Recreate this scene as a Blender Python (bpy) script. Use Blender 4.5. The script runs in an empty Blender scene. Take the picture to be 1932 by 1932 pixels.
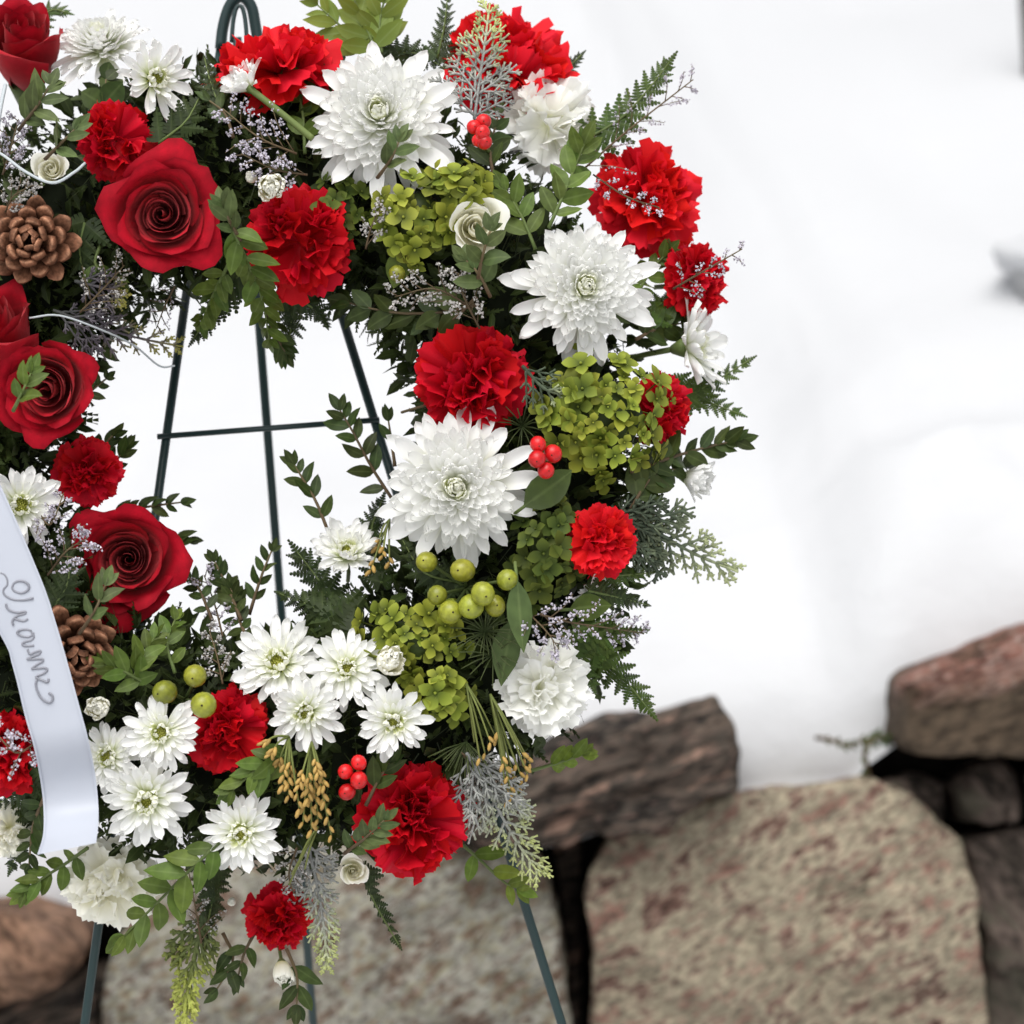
import bpy, math, random
from mathutils import Vector, Matrix, noise

random.seed(7)
SC = bpy.context.scene
COL = SC.collection
PI = math.pi
V = Vector

# ------------------------------------------------------------------ camera
LENS, SENSOR = 85.0, 36.0
TN = SENSOR / 2 / LENS
CAM = V((0.0, 0.0, 1.10))
PITCH, ROLL = math.radians(8.0), math.radians(4.5)
FW = V((0, math.cos(PITCH), -math.sin(PITCH)))
_r0 = V((1, 0, 0)); _u0 = V((0, math.sin(PITCH), math.cos(PITCH)))
RT = _r0 * math.cos(ROLL) - _u0 * math.sin(ROLL)
UP = _r0 * math.sin(ROLL) + _u0 * math.cos(ROLL)
BK = -FW
D0 = 1.70
K = D0 * TN / 966.0            # metres that one photo unit spans at the wreath

cam_d = bpy.data.cameras.new('camera')
cam_d.lens = LENS; cam_d.sensor_width = SENSOR
cam_d.clip_start = 0.05; cam_d.clip_end = 500
cam_d.dof.use_dof = True; cam_d.dof.focus_distance = D0 - 0.065; cam_d.dof.aperture_fstop = 5.6
cam = bpy.data.objects.new('camera', cam_d)
_m = Matrix((RT, UP, BK)).transposed().to_4x4(); _m.translation = CAM
cam.matrix_world = _m
COL.objects.link(cam); SC.camera = cam

# ------------------------------------------------------------------ sky, sun, exposure
SUN_EL, SUN_AZ = math.radians(66), math.radians(190)   # azimuth clockwise from +Y
world = bpy.data.worlds.new('World'); SC.world = world; world.use_nodes = True
nt = world.node_tree; nt.nodes.clear()
_o = nt.nodes.new('ShaderNodeOutputWorld'); _b = nt.nodes.new('ShaderNodeBackground')
_s = nt.nodes.new('ShaderNodeTexSky'); _h = nt.nodes.new('ShaderNodeHueSaturation')
_s.sky_type = 'NISHITA'; _s.sun_disc = False
_s.sun_elevation = SUN_EL; _s.sun_rotation = SUN_AZ
_s.air_density = 1.0; _s.dust_density = 4.0; _s.ozone_density = 1.0
_h.inputs['Saturation'].default_value = 0.14
_b.inputs['Strength'].default_value = 0.10
nt.links.new(_s.outputs[0], _h.inputs['Color']); nt.links.new(_h.outputs[0], _b.inputs['Color'])
nt.links.new(_b.outputs[0], _o.inputs['Surface'])
sun_d = bpy.data.lights.new('sun', 'SUN'); sun_d.energy = 1.3; sun_d.angle = math.radians(60)
sun_d.color = (1.0, 0.98, 0.95)
sun = bpy.data.objects.new('sun', sun_d); COL.objects.link(sun)
_sd = V((math.sin(SUN_AZ) * math.cos(SUN_EL), math.cos(SUN_AZ) * math.cos(SUN_EL), math.sin(SUN_EL)))
sun.rotation_euler = _sd.to_track_quat('Z', 'Y').to_euler(); sun.location = (0, 0, 6)
SC.view_settings.view_transform = 'Standard'; SC.view_settings.look = 'None'
SC.view_settings.exposure = 0.72; SC.view_settings.gamma = 1.0
SC.view_settings.use_curve_mapping = False
SC.render.engine = 'CYCLES'
SC.cycles.max_bounces = 12; SC.cycles.diffuse_bounces = 8; SC.cycles.transmission_bounces = 8
SC.cycles.use_denoising = True

# ------------------------------------------------------------------ geometry helpers
def Pd(x, y, d):
    """photo units -> world point at a distance d along the view axis"""
    return CAM + (FW + RT * ((x - 966) / 966 * TN) + UP * ((966 - y) / 966 * TN)) * d

def Dp(y):
    return D0 + 0.07 * (966 - y) * K

def P(x, y, f=0.0):
    return Pd(x, y, Dp(y) - f)

RC = (470.0, 870.0); RR = 555.0; RTUBE = 262.0
def surf(x, y):
    rr = math.hypot(x - RC[0], y - RC[1]) - RR
    return 0.72 * math.sqrt(max(0.0, RTUBE ** 2 - rr * rr)) * K

def nrm(nx, ny):
    nz = math.sqrt(max(0.03, 1 - nx * nx - ny * ny))
    return (RT * nx + UP * ny + BK * nz).normalized()

def basis(z, xhint=None, roll=0.0):
    z = z.normalized()
    x = (xhint if xhint is not None else RT)
    x = x - z * x.dot(z)
    if x.length < 1e-4: x = UP - z * UP.dot(z)
    x.normalize(); y = z.cross(x)
    m = Matrix((x, y, z)).transposed().to_4x4()
    return m @ Matrix.Rotation(roll, 4, 'Z')

def rz(a): return Matrix.Rotation(a, 4, 'Z')
def ry(a): return Matrix.Rotation(a, 4, 'Y')
def rx(a): return Matrix.Rotation(a, 4, 'X')
def tr(x, y, z): return Matrix.Translation((x, y, z))
def sc(x, y=None, z=None):
    return Matrix.Diagonal((x, x if y is None else y, x if z is None else z, 1))
def rd(a, b): return random.uniform(a, b)

class MB:
    def __init__(s): s.v = []; s.f = []; s.uv = []
    def add(s, vs, fs, uvs=None, M=None):
        n = len(s.v)
        s.v += [tuple(M @ V(p)) for p in vs] if M is not None else [tuple(p) for p in vs]
        s.f += [tuple(i + n for i in f) for f in fs]
        s.uv += uvs if uvs else [(0.5, 0.5)] * len(vs)
        return s
    def tube(s, pts, r0, r1, n=6, u0=0.0, u1=1.0, cap=True, knob=0.0):
        L = len(pts); vs = []; fs = []; uv = []
        pts = [V(p) for p in pts]
        ref = None
        for i, p in enumerate(pts):
            t = (pts[min(i + 1, L - 1)] - pts[max(i - 1, 0)])
            if t.length < 1e-9: t = V((0, 0, 1))
            t.normalize()
            if ref is None:
                ref = V((0, 0, 1)) if abs(t.z) < 0.8 else V((1, 0, 0))
            a = (ref - t * ref.dot(t)); a.normalize(); ref = a
            b = t.cross(a)
            k = i / max(1, L - 1); r = r0 + (r1 - r0) * k
            if knob: r *= 1 + knob * (1 if i % 2 else -1)
            for j in range(n):
                an = 2 * PI * j / n
                vs.append(p + a * (math.cos(an) * r) + b * (math.sin(an) * r)); uv.append((u0 + (u1 - u0) * k, j / n))
        for i in range(L - 1):
            for j in range(n):
                fs.append((i * n + j, i * n + (j + 1) % n, (i + 1) * n + (j + 1) % n, (i + 1) * n + j))
        if cap:
            fs.append(tuple(range(n))[::-1]); fs.append(tuple((L - 1) * n + j for j in range(n)))
        return s.add(vs, fs, uv)
    def ball(s, c, r, nu=8, nv=6, M=None, sq=(1, 1, 1)):
        vs = [(c[0], c[1], c[2] - r * sq[2])]; fs = []; uv = [(0, 0)]
        for i in range(1, nv):
            a = PI * i / nv - PI / 2
            for j in range(nu):
                b = 2 * PI * j / nu
                vs.append((c[0] + r * sq[0] * math.cos(a) * math.cos(b), c[1] + r * sq[1] * math.cos(a) * math.sin(b), c[2] + r * sq[2] * math.sin(a)))
                uv.append((i / nv, j / nu))
        vs.append((c[0], c[1], c[2] + r * sq[2])); uv.append((1, 0)); top = len(vs) - 1
        for j in range(nu):
            fs.append((0, 1 + (j + 1) % nu, 1 + j)); fs.append((top, top - nu + j, top - nu + (j + 1) % nu))
        for i in range(nv - 2):
            for j in range(nu):
                a = 1 + i * nu
                fs.append((a + j, a + (j + 1) % nu, a + nu + (j + 1) % nu, a + nu + j))
        return s.add(vs, fs, uv, M)
    def mesh(s, name, m, smooth=True):
        me = bpy.data.meshes.new(name)
        me.from_pydata(s.v, [], s.f)
        if smooth: me.polygons.foreach_set('use_smooth', [True] * len(me.polygons))
        ul = me.uv_layers.new(name='UVMap')
        li = [0] * len(me.loops); me.loops.foreach_get('vertex_index', li)
        flat = []
        for i in li: flat += s.uv[i]
        ul.data.foreach_set('uv', flat)
        if m: me.materials.append(m)
        me.update()
        return me

def spline(pts, n):
    """Catmull-Rom through pts, n samples"""
    pts = [V(p) for p in pts]
    if len(pts) == 2: return [pts[0].lerp(pts[1], i / (n - 1)) for i in range(n)]
    q = [pts[0] * 2 - pts[1]] + pts + [pts[-1] * 2 - pts[-2]]
    out = []
    S = len(pts) - 1
    for i in range(n):
        g = i / (n - 1) * S; k = min(int(g), S - 1); t = g - k
        a, b, c, d = q[k], q[k + 1], q[k + 2], q[k + 3]
        out.append(0.5 * ((2 * b) + (c - a) * t + (2 * a - 5 * b + 4 * c - d) * t * t + (3 * b - a - 3 * c + d) * t ** 3))
    return out

def part(name, me, parent, M=None, kind=None, label=None):
    o = bpy.data.objects.new(name, me)
    COL.objects.link(o); o.parent = parent
    if M is not None: o.matrix_basis = M
    if kind: o['kind'] = kind
    if label: o['label'] = label
    return o

def thing(name, label, cat, M, group=None):
    o = bpy.data.objects.new(name, None); COL.objects.link(o)
    o.empty_display_size = 0.02
    o.matrix_basis = M
    o['label'] = label; o['category'] = cat
    if group: o['group'] = group
    return o

def structure(name, me, label=None):
    o = bpy.data.objects.new(name, me); COL.objects.link(o); o['kind'] = 'structure'
    if label: o['label'] = label
    return o

# ------------------------------------------------------------------ materials
def mat(name, c0, c1=None, rough=0.6, spec=0.3, trans=0.0, var=0.08, hue=0.0, stripe=0.0, sheen=0.0, ramp=None, rib=0.0, mottle=0.0, mscale=30, sub=None):
    """c0 at the base of the piece, c1 at its tip; var/hue: change from piece to piece"""
    m = bpy.data.materials.new(name); m.use_nodes = True
    t = m.node_tree; N = t.nodes; L = t.links; N.clear()
    out = N.new('ShaderNodeOutputMaterial'); bs = N.new('ShaderNodeBsdfPrincipled')
    bs.inputs['Roughness'].default_value = rough; bs.inputs['Specular IOR Level'].default_value = spec
    if sheen:
        bs.inputs['Sheen Weight'].default_value = sheen; bs.inputs['Sheen Roughness'].default_value = 0.5
        bs.inputs['Sheen Tint'].default_value = (1.0, 0.25, 0.25, 1)
    uv = N.new('ShaderNodeUVMap'); sep = N.new('ShaderNodeSeparateXYZ'); L.new(uv.outputs[0], sep.inputs[0])
    rp = N.new('ShaderNodeValToRGB'); L.new(sep.outputs[0], rp.inputs[0])
    stops = ramp or [(0.0, c0), (1.0, c1 or c0)]
    e = rp.color_ramp.elements
    e[0].position, e[0].color = stops[0][0], (*stops[0][1], 1)
    e[1].position, e[1].color = stops[-1][0], (*stops[-1][1], 1)
    for p_, c_ in stops[1:-1]:
        q = e.new(p_); q.color = (*c_, 1)
    col = rp.outputs[0]
    oi = N.new('ShaderNodeObjectInfo')
    hs = N.new('ShaderNodeHueSaturation')
    mr = N.new('ShaderNodeMapRange'); mr.inputs[3].default_value = 1 - var; mr.inputs[4].default_value = 1 + var
    L.new(oi.outputs['Random'], mr.inputs[0]); L.new(mr.outputs[0], hs.inputs['Value'])
    if hue:
        m2 = N.new('ShaderNodeMath'); m2.operation = 'MULTIPLY'; m2.inputs[1].default_value = 7.31; L.new(oi.outputs['Random'], m2.inputs[0])
        m3 = N.new('ShaderNodeMath'); m3.operation = 'FRACT'; L.new(m2.outputs[0], m3.inputs[0])
        m4 = N.new('ShaderNodeMapRange'); m4.inputs[3].default_value = 0.5 - hue; m4.inputs[4].default_value = 0.5 + hue
        L.new(m3.outputs[0], m4.inputs[0]); L.new(m4.outputs[0], hs.inputs['Hue'])
    L.new(col, hs.inputs['Color']); col = hs.outputs[0]
    if mottle:
        tc = N.new('ShaderNodeTexCoord'); nz = N.new('ShaderNodeTexNoise'); nz.inputs['Scale'].default_value = mscale; nz.inputs['Detail'].default_value = 4
        L.new(tc.outputs['Object'], nz.inputs['Vector'])
        a = N.new('ShaderNodeMapRange'); a.inputs[1].default_value = 0.3; a.inputs[2].default_value = 0.7
        a.inputs[3].default_value = 1 - mottle; a.inputs[4].default_value = 1 + mottle
        L.new(nz.outputs[0], a.inputs[0])
        h2 = N.new('ShaderNodeHueSaturation'); L.new(a.outputs[0], h2.inputs['Value']); L.new(col, h2.inputs['Color']); col = h2.outputs[0]
    if rib:   # paler midrib and side veins of a leaf
        ab = N.new('ShaderNodeMath'); ab.operation = 'SUBTRACT'; ab.inputs[1].default_value = 0.5; L.new(sep.outputs[1], ab.inputs[0])
        aa = N.new('ShaderNodeMath'); aa.operation = 'ABSOLUTE'; L.new(ab.outputs[0], aa.inputs[0])
        mp = N.new('ShaderNodeMapRange'); mp.inputs[1].default_value = 0.0; mp.inputs[2].default_value = 0.09; mp.inputs[3].default_value = rib; mp.inputs[4].default_value = 0.0
        L.new(aa.outputs[0], mp.inputs[0])
        mx = N.new('ShaderNodeMix'); mx.data_type = 'RGBA'; L.new(mp.outputs[0], mx.inputs[0]); L.new(col, mx.inputs[6]); mx.inputs[7].default_value = (0.28, 0.36, 0.13, 1)
        col = mx.outputs[2]
    L.new(col, bs.inputs['Base Color'])
    bump = None
    if stripe:
        mpn = N.new('ShaderNodeMapping'); mpn.inputs['Scale'].default_value = (1.5, 14, 1); L.new(uv.outputs[0], mpn.inputs[0])
        nz = N.new('ShaderNodeTexNoise'); nz.inputs['Scale'].default_value = 1.0; nz.inputs['Detail'].default_value = 2; L.new(mpn.outputs[0], nz.inputs['Vector'])
        bump = N.new('ShaderNodeBump'); bump.inputs['Strength'].default_value = stripe; bump.inputs['Distance'].default_value = 0.00018
        L.new(nz.outputs[0], bump.inputs['Height']); L.new(bump.outputs[0], bs.inputs['Normal'])
    sh = bs.outputs[0]
    if trans:
        tl = N.new('ShaderNodeBsdfTranslucent'); L.new(col, tl.inputs['Color'])
        ms = N.new('ShaderNodeMixShader'); ms.inputs[0].default_value = trans
        L.new(sh, ms.inputs[1]); L.new(tl.outputs[0], ms.inputs[2]); sh = ms.outputs[0]
    L.new(sh, out.inputs['Surface'])
    return m

M_WHITE = mat('white_petal', None, rough=0.55, spec=0.25, trans=0.22, var=0.03, stripe=0.25,
              ramp=[(0, (0.62, 0.68, 0.36)), (0.3, (0.86, 0.87, 0.76)), (0.6, (0.92, 0.92, 0.90))])
M_WHITE_IN = mat('pale_green_petal', None, rough=0.55, spec=0.25, trans=0.36, var=0.05, stripe=0.2,
                 ramp=[(0, (0.42, 0.47, 0.09)), (0.42, (0.76, 0.79, 0.44)), (0.8, (0.92, 0.92, 0.83))])
M_CREAM = mat('cream_petal', None, rough=0.55, spec=0.25, trans=0.22, var=0.04, stripe=0.2,
              ramp=[(0, (0.68, 0.68, 0.34)), (0.4, (0.87, 0.85, 0.68)), (1, (0.92, 0.91, 0.83))])
M_IVORY = mat('ivory_petal', None, rough=0.6, spec=0.2, trans=0.22, var=0.03, stripe=0.3,
              ramp=[(0, (0.74, 0.76, 0.50)), (0.35, (0.91, 0.91, 0.83)), (1, (0.95, 0.95, 0.92))])
M_EYE = mat('yellow_green_eye', (0.40, 0.42, 0.05), (0.62, 0.62, 0.16), rough=0.6, spec=0.2, trans=0.15, var=0.15)
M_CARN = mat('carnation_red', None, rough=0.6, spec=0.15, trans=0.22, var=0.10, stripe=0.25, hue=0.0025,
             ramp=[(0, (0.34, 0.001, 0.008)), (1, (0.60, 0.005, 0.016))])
M_CARN_LIT = mat('carnation_red_lit', None, rough=0.6, spec=0.15, trans=0.24, var=0.08, stripe=0.25, hue=0.0025,
              ramp=[(0, (0.48, 0.003, 0.010)), (1, (0.78, 0.013, 0.020))])  # brighter copy of the carnation red; light on upward facing heads put into colour
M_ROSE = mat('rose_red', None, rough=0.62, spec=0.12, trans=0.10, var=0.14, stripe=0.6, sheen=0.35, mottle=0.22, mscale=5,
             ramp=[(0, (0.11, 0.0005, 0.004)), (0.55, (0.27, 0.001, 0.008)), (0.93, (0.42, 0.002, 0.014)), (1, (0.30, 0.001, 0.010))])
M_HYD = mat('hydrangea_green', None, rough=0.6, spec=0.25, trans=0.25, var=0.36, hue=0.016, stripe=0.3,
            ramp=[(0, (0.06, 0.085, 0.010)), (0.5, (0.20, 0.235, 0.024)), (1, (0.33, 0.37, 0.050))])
M_HYD_SHADE = mat('hydrangea_shaded_green', None, rough=0.6, spec=0.25, trans=0.2, var=0.22, hue=0.014,
             ramp=[(0, (0.04, 0.065, 0.010)), (1, (0.12, 0.155, 0.022))])  # darker copy of the hydrangea green, with the heads' shade painted in
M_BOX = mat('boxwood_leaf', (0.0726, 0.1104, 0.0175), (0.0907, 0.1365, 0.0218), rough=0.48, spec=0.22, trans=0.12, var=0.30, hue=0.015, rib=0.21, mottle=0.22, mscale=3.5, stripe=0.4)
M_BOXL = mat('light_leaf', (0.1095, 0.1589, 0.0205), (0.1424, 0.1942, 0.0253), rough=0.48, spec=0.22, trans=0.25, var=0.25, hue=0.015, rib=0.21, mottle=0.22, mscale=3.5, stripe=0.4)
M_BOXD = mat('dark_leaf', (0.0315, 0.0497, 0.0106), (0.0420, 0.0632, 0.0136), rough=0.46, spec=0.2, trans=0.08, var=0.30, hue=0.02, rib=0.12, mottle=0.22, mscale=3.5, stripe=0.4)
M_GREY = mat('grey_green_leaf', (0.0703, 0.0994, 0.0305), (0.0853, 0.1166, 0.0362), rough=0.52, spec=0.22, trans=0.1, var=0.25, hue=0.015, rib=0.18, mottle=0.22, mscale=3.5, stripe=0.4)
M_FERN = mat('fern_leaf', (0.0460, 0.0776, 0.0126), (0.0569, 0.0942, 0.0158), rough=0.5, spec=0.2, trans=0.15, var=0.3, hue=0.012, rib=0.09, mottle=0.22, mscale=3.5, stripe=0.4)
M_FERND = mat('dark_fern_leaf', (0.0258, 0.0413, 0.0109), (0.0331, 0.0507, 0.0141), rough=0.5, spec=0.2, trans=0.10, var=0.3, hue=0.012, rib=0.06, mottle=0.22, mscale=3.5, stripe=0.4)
M_FERNL = mat('bright_fern_leaf', (0.16, 0.21, 0.03), (0.21, 0.26, 0.04), rough=0.5, spec=0.3, trans=0.3, var=0.2, hue=0.012, rib=0.3)
M_STEM = mat('green_stem', (0.09, 0.13, 0.035), (0.13, 0.17, 0.05), rough=0.6, var=0.2)
M_TWIG = mat('brown_twig', (0.10, 0.065, 0.035), (0.13, 0.10, 0.05), rough=0.7, var=0.2)
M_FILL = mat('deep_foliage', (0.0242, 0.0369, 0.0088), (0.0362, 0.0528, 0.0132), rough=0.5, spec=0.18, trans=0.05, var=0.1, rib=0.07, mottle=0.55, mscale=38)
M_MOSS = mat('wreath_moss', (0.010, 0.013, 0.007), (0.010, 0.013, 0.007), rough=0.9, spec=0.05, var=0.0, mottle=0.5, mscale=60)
M_SILV = mat('silver_cedar', None, rough=0.5, spec=0.4, var=0.15, mottle=0.35, mscale=500,
             ramp=[(0, (0.15, 0.155, 0.15)), (0.55, (0.32, 0.325, 0.30)), (0.8, (0.40, 0.43, 0.27)), (1, (0.42, 0.46, 0.16))])
M_LIME = mat('lime_cedar', None, rough=0.55, spec=0.3, var=0.2, mottle=0.3, mscale=400,
             ramp=[(0, (0.05, 0.075, 0.03)), (0.45, (0.14, 0.17, 0.045)), (0.8, (0.38, 0.42, 0.08)), (1, (0.5, 0.52, 0.14))])
M_CEDAR = mat('green_cedar', None, rough=0.55, spec=0.3, var=0.2, mottle=0.3, mscale=400,
              ramp=[(0, (0.03, 0.045, 0.025)), (0.5, (0.075, 0.10, 0.06)), (0.8, (0.20, 0.23, 0.13)), (1, (0.38, 0.42, 0.22))])
M_CEDARP = mat('purple_grey_cedar', None, rough=0.55, spec=0.3, var=0.2, mottle=0.3, mscale=400,
               ramp=[(0, (0.05, 0.055, 0.05)), (0.6, (0.13, 0.11, 0.13)), (0.85, (0.20, 0.18, 0.10)), (1, (0.40, 0.38, 0.08))])
M_LIMO = mat('statice_flower', (0.30, 0.27, 0.34), (0.50, 0.47, 0.53), rough=0.7, var=0.15, mottle=0.4, mscale=300)
M_LIMG = mat('silver_statice_flower', (0.24, 0.23, 0.21), (0.46, 0.44, 0.42), rough=0.6, var=0.15, mottle=0.5, mscale=300)
M_GOLD = mat('gold_bud', (0.28, 0.16, 0.035), (0.48, 0.31, 0.09), rough=0.5, spec=0.3, var=0.2)
M_STRAND = mat('olive_strand', (0.12, 0.15, 0.035), (0.20, 0.22, 0.06), rough=0.6, var=0.2)
M_NEEDLE = mat('pine_needle', (0.03, 0.045, 0.015), (0.08, 0.10, 0.03), rough=0.5, var=0.2)
M_GBERRY = mat('green_berry', (0.17, 0.18, 0.014), (0.26, 0.27, 0.028), rough=0.33, spec=0.45, var=0.25, hue=0.012, mottle=0.30, mscale=2.2)
M_RBERRY = mat('red_berry', (0.50, 0.006, 0.010), (0.62, 0.012, 0.014), rough=0.3, spec=0.4, var=0.2, mottle=0.25, mscale=2.0)
M_DOT = mat('berry_dot', (0.03, 0.02, 0.01), rough=0.8)
M_CONE = mat('pinecone_scale', None, rough=0.7, spec=0.15, var=0.28, stripe=1.0, mottle=0.45, mscale=7,
             ramp=[(0, (0.025, 0.011, 0.006)), (0.6, (0.09, 0.038, 0.020)), (0.88, (0.24, 0.105, 0.058)), (1, (0.36, 0.18, 0.105))])  # crevice shade painted in towards the base; pinkish tip is the scale's own
M_CORE = mat('pinecone_core', (0.05, 0.025, 0.015), rough=0.8)
M_RIB = mat('satin_ribbon', (0.51, 0.54, 0.61), rough=0.38, spec=0.45, trans=0.12, var=0)
M_INK = mat('silver_lettering', (0.23, 0.235, 0.27), rough=0.35, spec=0.5, var=0)
M_EASEL = mat('green_wire', (0.012, 0.034, 0.034), rough=0.38, spec=0.5, var=0.05)
M_PIPE = mat('white_wire', (0.48, 0.52, 0.54), rough=0.6, var=0.05)
M_SNOW = None

def snow_mat():
    m = bpy.data.materials.new('snow'); m.use_nodes = True
    t = m.node_tree; N = t.nodes; L = t.links; b = N['Principled BSDF']
    b.inputs['Base Color'].default_value = (0.565, 0.572, 0.585, 1); b.inputs['Roughness'].default_value = 0.75
    b.inputs['Specular IOR Level'].default_value = 0.2
    tc = N.new('ShaderNodeTexCoord'); nz = N.new('ShaderNodeTexNoise'); nz.inputs['Scale'].default_value = 14; nz.inputs['Detail'].default_value = 8
    L.new(tc.outputs['Object'], nz.inputs['Vector'])
    bp = N.new('ShaderNodeBump'); bp.inputs['Strength'].default_value = 0.25; bp.inputs['Distance'].default_value = 0.02
    L.new(nz.outputs[0], bp.inputs['Height']); L.new(bp.outputs[0], b.inputs['Normal'])
    return m
M_SNOW = snow_mat()

def stone_mat(name, cols, ang=35, scale=36, stretch=2.4, rough=0.85, fleck=(0.5, 0.48, 0.44), fl=0.12, con=(0.42, 1.28), band=None):
    m = bpy.data.materials.new(name); m.use_nodes = True
    t = m.node_tree; N = t.nodes; L = t.links; b = N['Principled BSDF']
    b.inputs['Roughness'].default_value = rough; b.inputs['Specular IOR Level'].default_value = 0.25
    tc = N.new('ShaderNodeTexCoord'); mp = N.new('ShaderNodeMapping')
    mp.vector_type = 'TEXTURE'; mp.inputs['Rotation'].default_value = (0, math.radians(ang), 0); mp.inputs['Scale'].default_value = (1.0, 1.0, 1.0 / stretch)
    L.new(tc.outputs['Object'], mp.inputs[0])
    def nse(s, d, r=0.6):
        q = N.new('ShaderNodeTexNoise'); q.inputs['Scale'].default_value = s; q.inputs['Detail'].default_value = d; q.inputs['Roughness'].default_value = r
        L.new(mp.outputs[0], q.inputs['Vector']); return q.outputs[0]
    big = nse(scale * 0.22, 3); mid = nse(scale, 5, 0.65); fine = nse(scale * 4, 6, 0.7)
    rp = N.new('ShaderNodeValToRGB'); rp.color_ramp.interpolation = 'LINEAR'
    add = N.new('ShaderNodeMath'); add.operation = 'MULTIPLY_ADD'; add.inputs[1].default_value = 0.55
    add.inputs[1].default_value = 0.72; L.new(big, add.inputs[0])
    m2 = N.new('ShaderNodeMath'); m2.operation = 'MULTIPLY'; m2.inputs[1].default_value = 0.28; L.new(mid, m2.inputs[0]); L.new(m2.outputs[0], add.inputs[2])
    ex = N.new('ShaderNodeMapRange'); ex.inputs[1].default_value = 0.40; ex.inputs[2].default_value = 0.60; L.new(add.outputs[0], ex.inputs[0])
    L.new(ex.outputs[0], rp.inputs[0])
    e = rp.color_ramp.elements
    n = len(cols)
    e[0].position = 0; e[0].color = (*cols[0], 1); e[1].position = 1; e[1].color = (*cols[-1], 1)
    for i in range(1, n - 1):
        q = e.new(i / (n - 1)); q.color = (*cols[i], 1)
    # dark and pale grains
    g1 = N.new('ShaderNodeMapRange'); g1.inputs[1].default_value = 0.36; g1.inputs[2].default_value = 0.60; g1.inputs[3].default_value = con[0]; g1.inputs[4].default_value = con[1]
    L.new(mid, g1.inputs[0])
    hs = N.new('ShaderNodeHueSaturation'); L.new(rp.outputs[0], hs.inputs['Color']); L.new(g1.outputs[0], hs.inputs['Value'])
    g2 = N.new('ShaderNodeMapRange'); g2.inputs[1].default_value = 0.60; g2.inputs[2].default_value = 0.70; g2.inputs[3].default_value = 0; g2.inputs[4].default_value = min(1, fl * 4)
    L.new(nse(scale * 1.7, 3, 0.5), g2.inputs[0])
    mx = N.new('ShaderNodeMix'); mx.data_type = 'RGBA'; L.new(g2.outputs[0], mx.inputs[0]); L.new(hs.outputs[0], mx.inputs[6]); mx.inputs[7].default_value = (*fleck, 1)
    cc = mx.outputs[2]
    if band:      # mossy lower part of the stone
        sz = N.new('ShaderNodeSeparateXYZ'); L.new(tc.outputs['Object'], sz.inputs[0])
        w1 = N.new('ShaderNodeMath'); w1.operation = 'MULTIPLY_ADD'; w1.inputs[1].default_value = 0.10; L.new(big, w1.inputs[0]); L.new(sz.outputs[2], w1.inputs[2])
        w0 = N.new('ShaderNodeMath'); w0.operation = 'MULTIPLY_ADD'; w0.inputs[1].default_value = -0.14; L.new(sz.outputs[0], w0.inputs[0]); L.new(w1.outputs[0], w0.inputs[2])
        w2 = N.new('ShaderNodeMapRange'); w2.inputs[1].default_value = band[0]; w2.inputs[2].default_value = band[0] + 0.03; w2.inputs[3].default_value = 1.0; w2.inputs[4].default_value = 0.0; L.new(w0.outputs[0], w2.inputs[0])
        h3 = N.new('ShaderNodeHueSaturation'); h3.inputs['Color'].default_value = (*band[1], 1); L.new(g1.outputs[0], h3.inputs['Value'])
        m3 = N.new('ShaderNodeMix'); m3.data_type = 'RGBA'; L.new(w2.outputs[0], m3.inputs[0]); L.new(cc, m3.inputs[6]); L.new(h3.outputs[0], m3.inputs[7]); cc = m3.outputs[2]
    L.new(cc, b.inputs['Base Color'])
    bp = N.new('ShaderNodeBump'); bp.inputs['Strength'].default_value = 0.7; bp.inputs['Distance'].default_value = 0.01
    ad = N.new('ShaderNodeMath'); ad.operation = 'ADD'; L.new(mid, ad.inputs[0]); L.new(fine, ad.inputs[1]); L.new(ad.outputs[0], bp.inputs['Height'])
    L.new(bp.outputs[0], b.inputs['Normal'])
    return m
S_BIG = stone_mat('lichen_granite', [(0.187, 0.106, 0.081), (0.308, 0.192, 0.152), (0.396, 0.323, 0.237), (0.517, 0.444, 0.314), (0.297, 0.263, 0.190), (0.451, 0.364, 0.266), (0.297, 0.167, 0.128)], ang=-26, scale=80, stretch=2.8, fleck=(0.550, 0.465, 0.342), fl=0.25, con=(0.36, 1.35))
S_GREY = stone_mat('grey_granite', [(0.177, 0.110, 0.075), (0.278, 0.215, 0.161), (0.366, 0.344, 0.287), (0.442, 0.424, 0.356), (0.354, 0.332, 0.230), (0.216, 0.142, 0.098)], ang=-25, scale=85, fleck=(0.658, 0.638, 0.598), fl=0.2)
S_DARK = stone_mat('weathered_dark_stone', [(0.024, 0.019, 0.016), (0.054, 0.045, 0.037), (0.108, 0.080, 0.062), (0.049, 0.042, 0.034), (0.184, 0.117, 0.088)], ang=-14, scale=30, stretch=4.5, fleck=(0.281, 0.180, 0.146), fl=0.14, con=(0.25, 1.7))
S_RUST = stone_mat('orange_sandstone', [(0.12, 0.068, 0.042), (0.21, 0.118, 0.075), (0.29, 0.17, 0.11), (0.17, 0.10, 0.07)], ang=40, fleck=(0.14, 0.09, 0.06), fl=0.2)
S_RED = stone_mat('reddish_stone', [(0.146, 0.085, 0.060), (0.224, 0.110, 0.085), (0.302, 0.150, 0.115), (0.336, 0.220, 0.180), (0.224, 0.100, 0.075)], ang=-18, stretch=3, scale=50, fleck=(0.470, 0.360, 0.310), fl=0.2, band=(0.065, (0.095, 0.068, 0.045)))
S_BROWN = stone_mat('brown_stone', [(0.06, 0.048, 0.038), (0.11, 0.085, 0.07), (0.16, 0.12, 0.10), (0.09, 0.08, 0.06)], ang=50, fleck=(0.2, 0.16, 0.13), fl=0.1)
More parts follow.
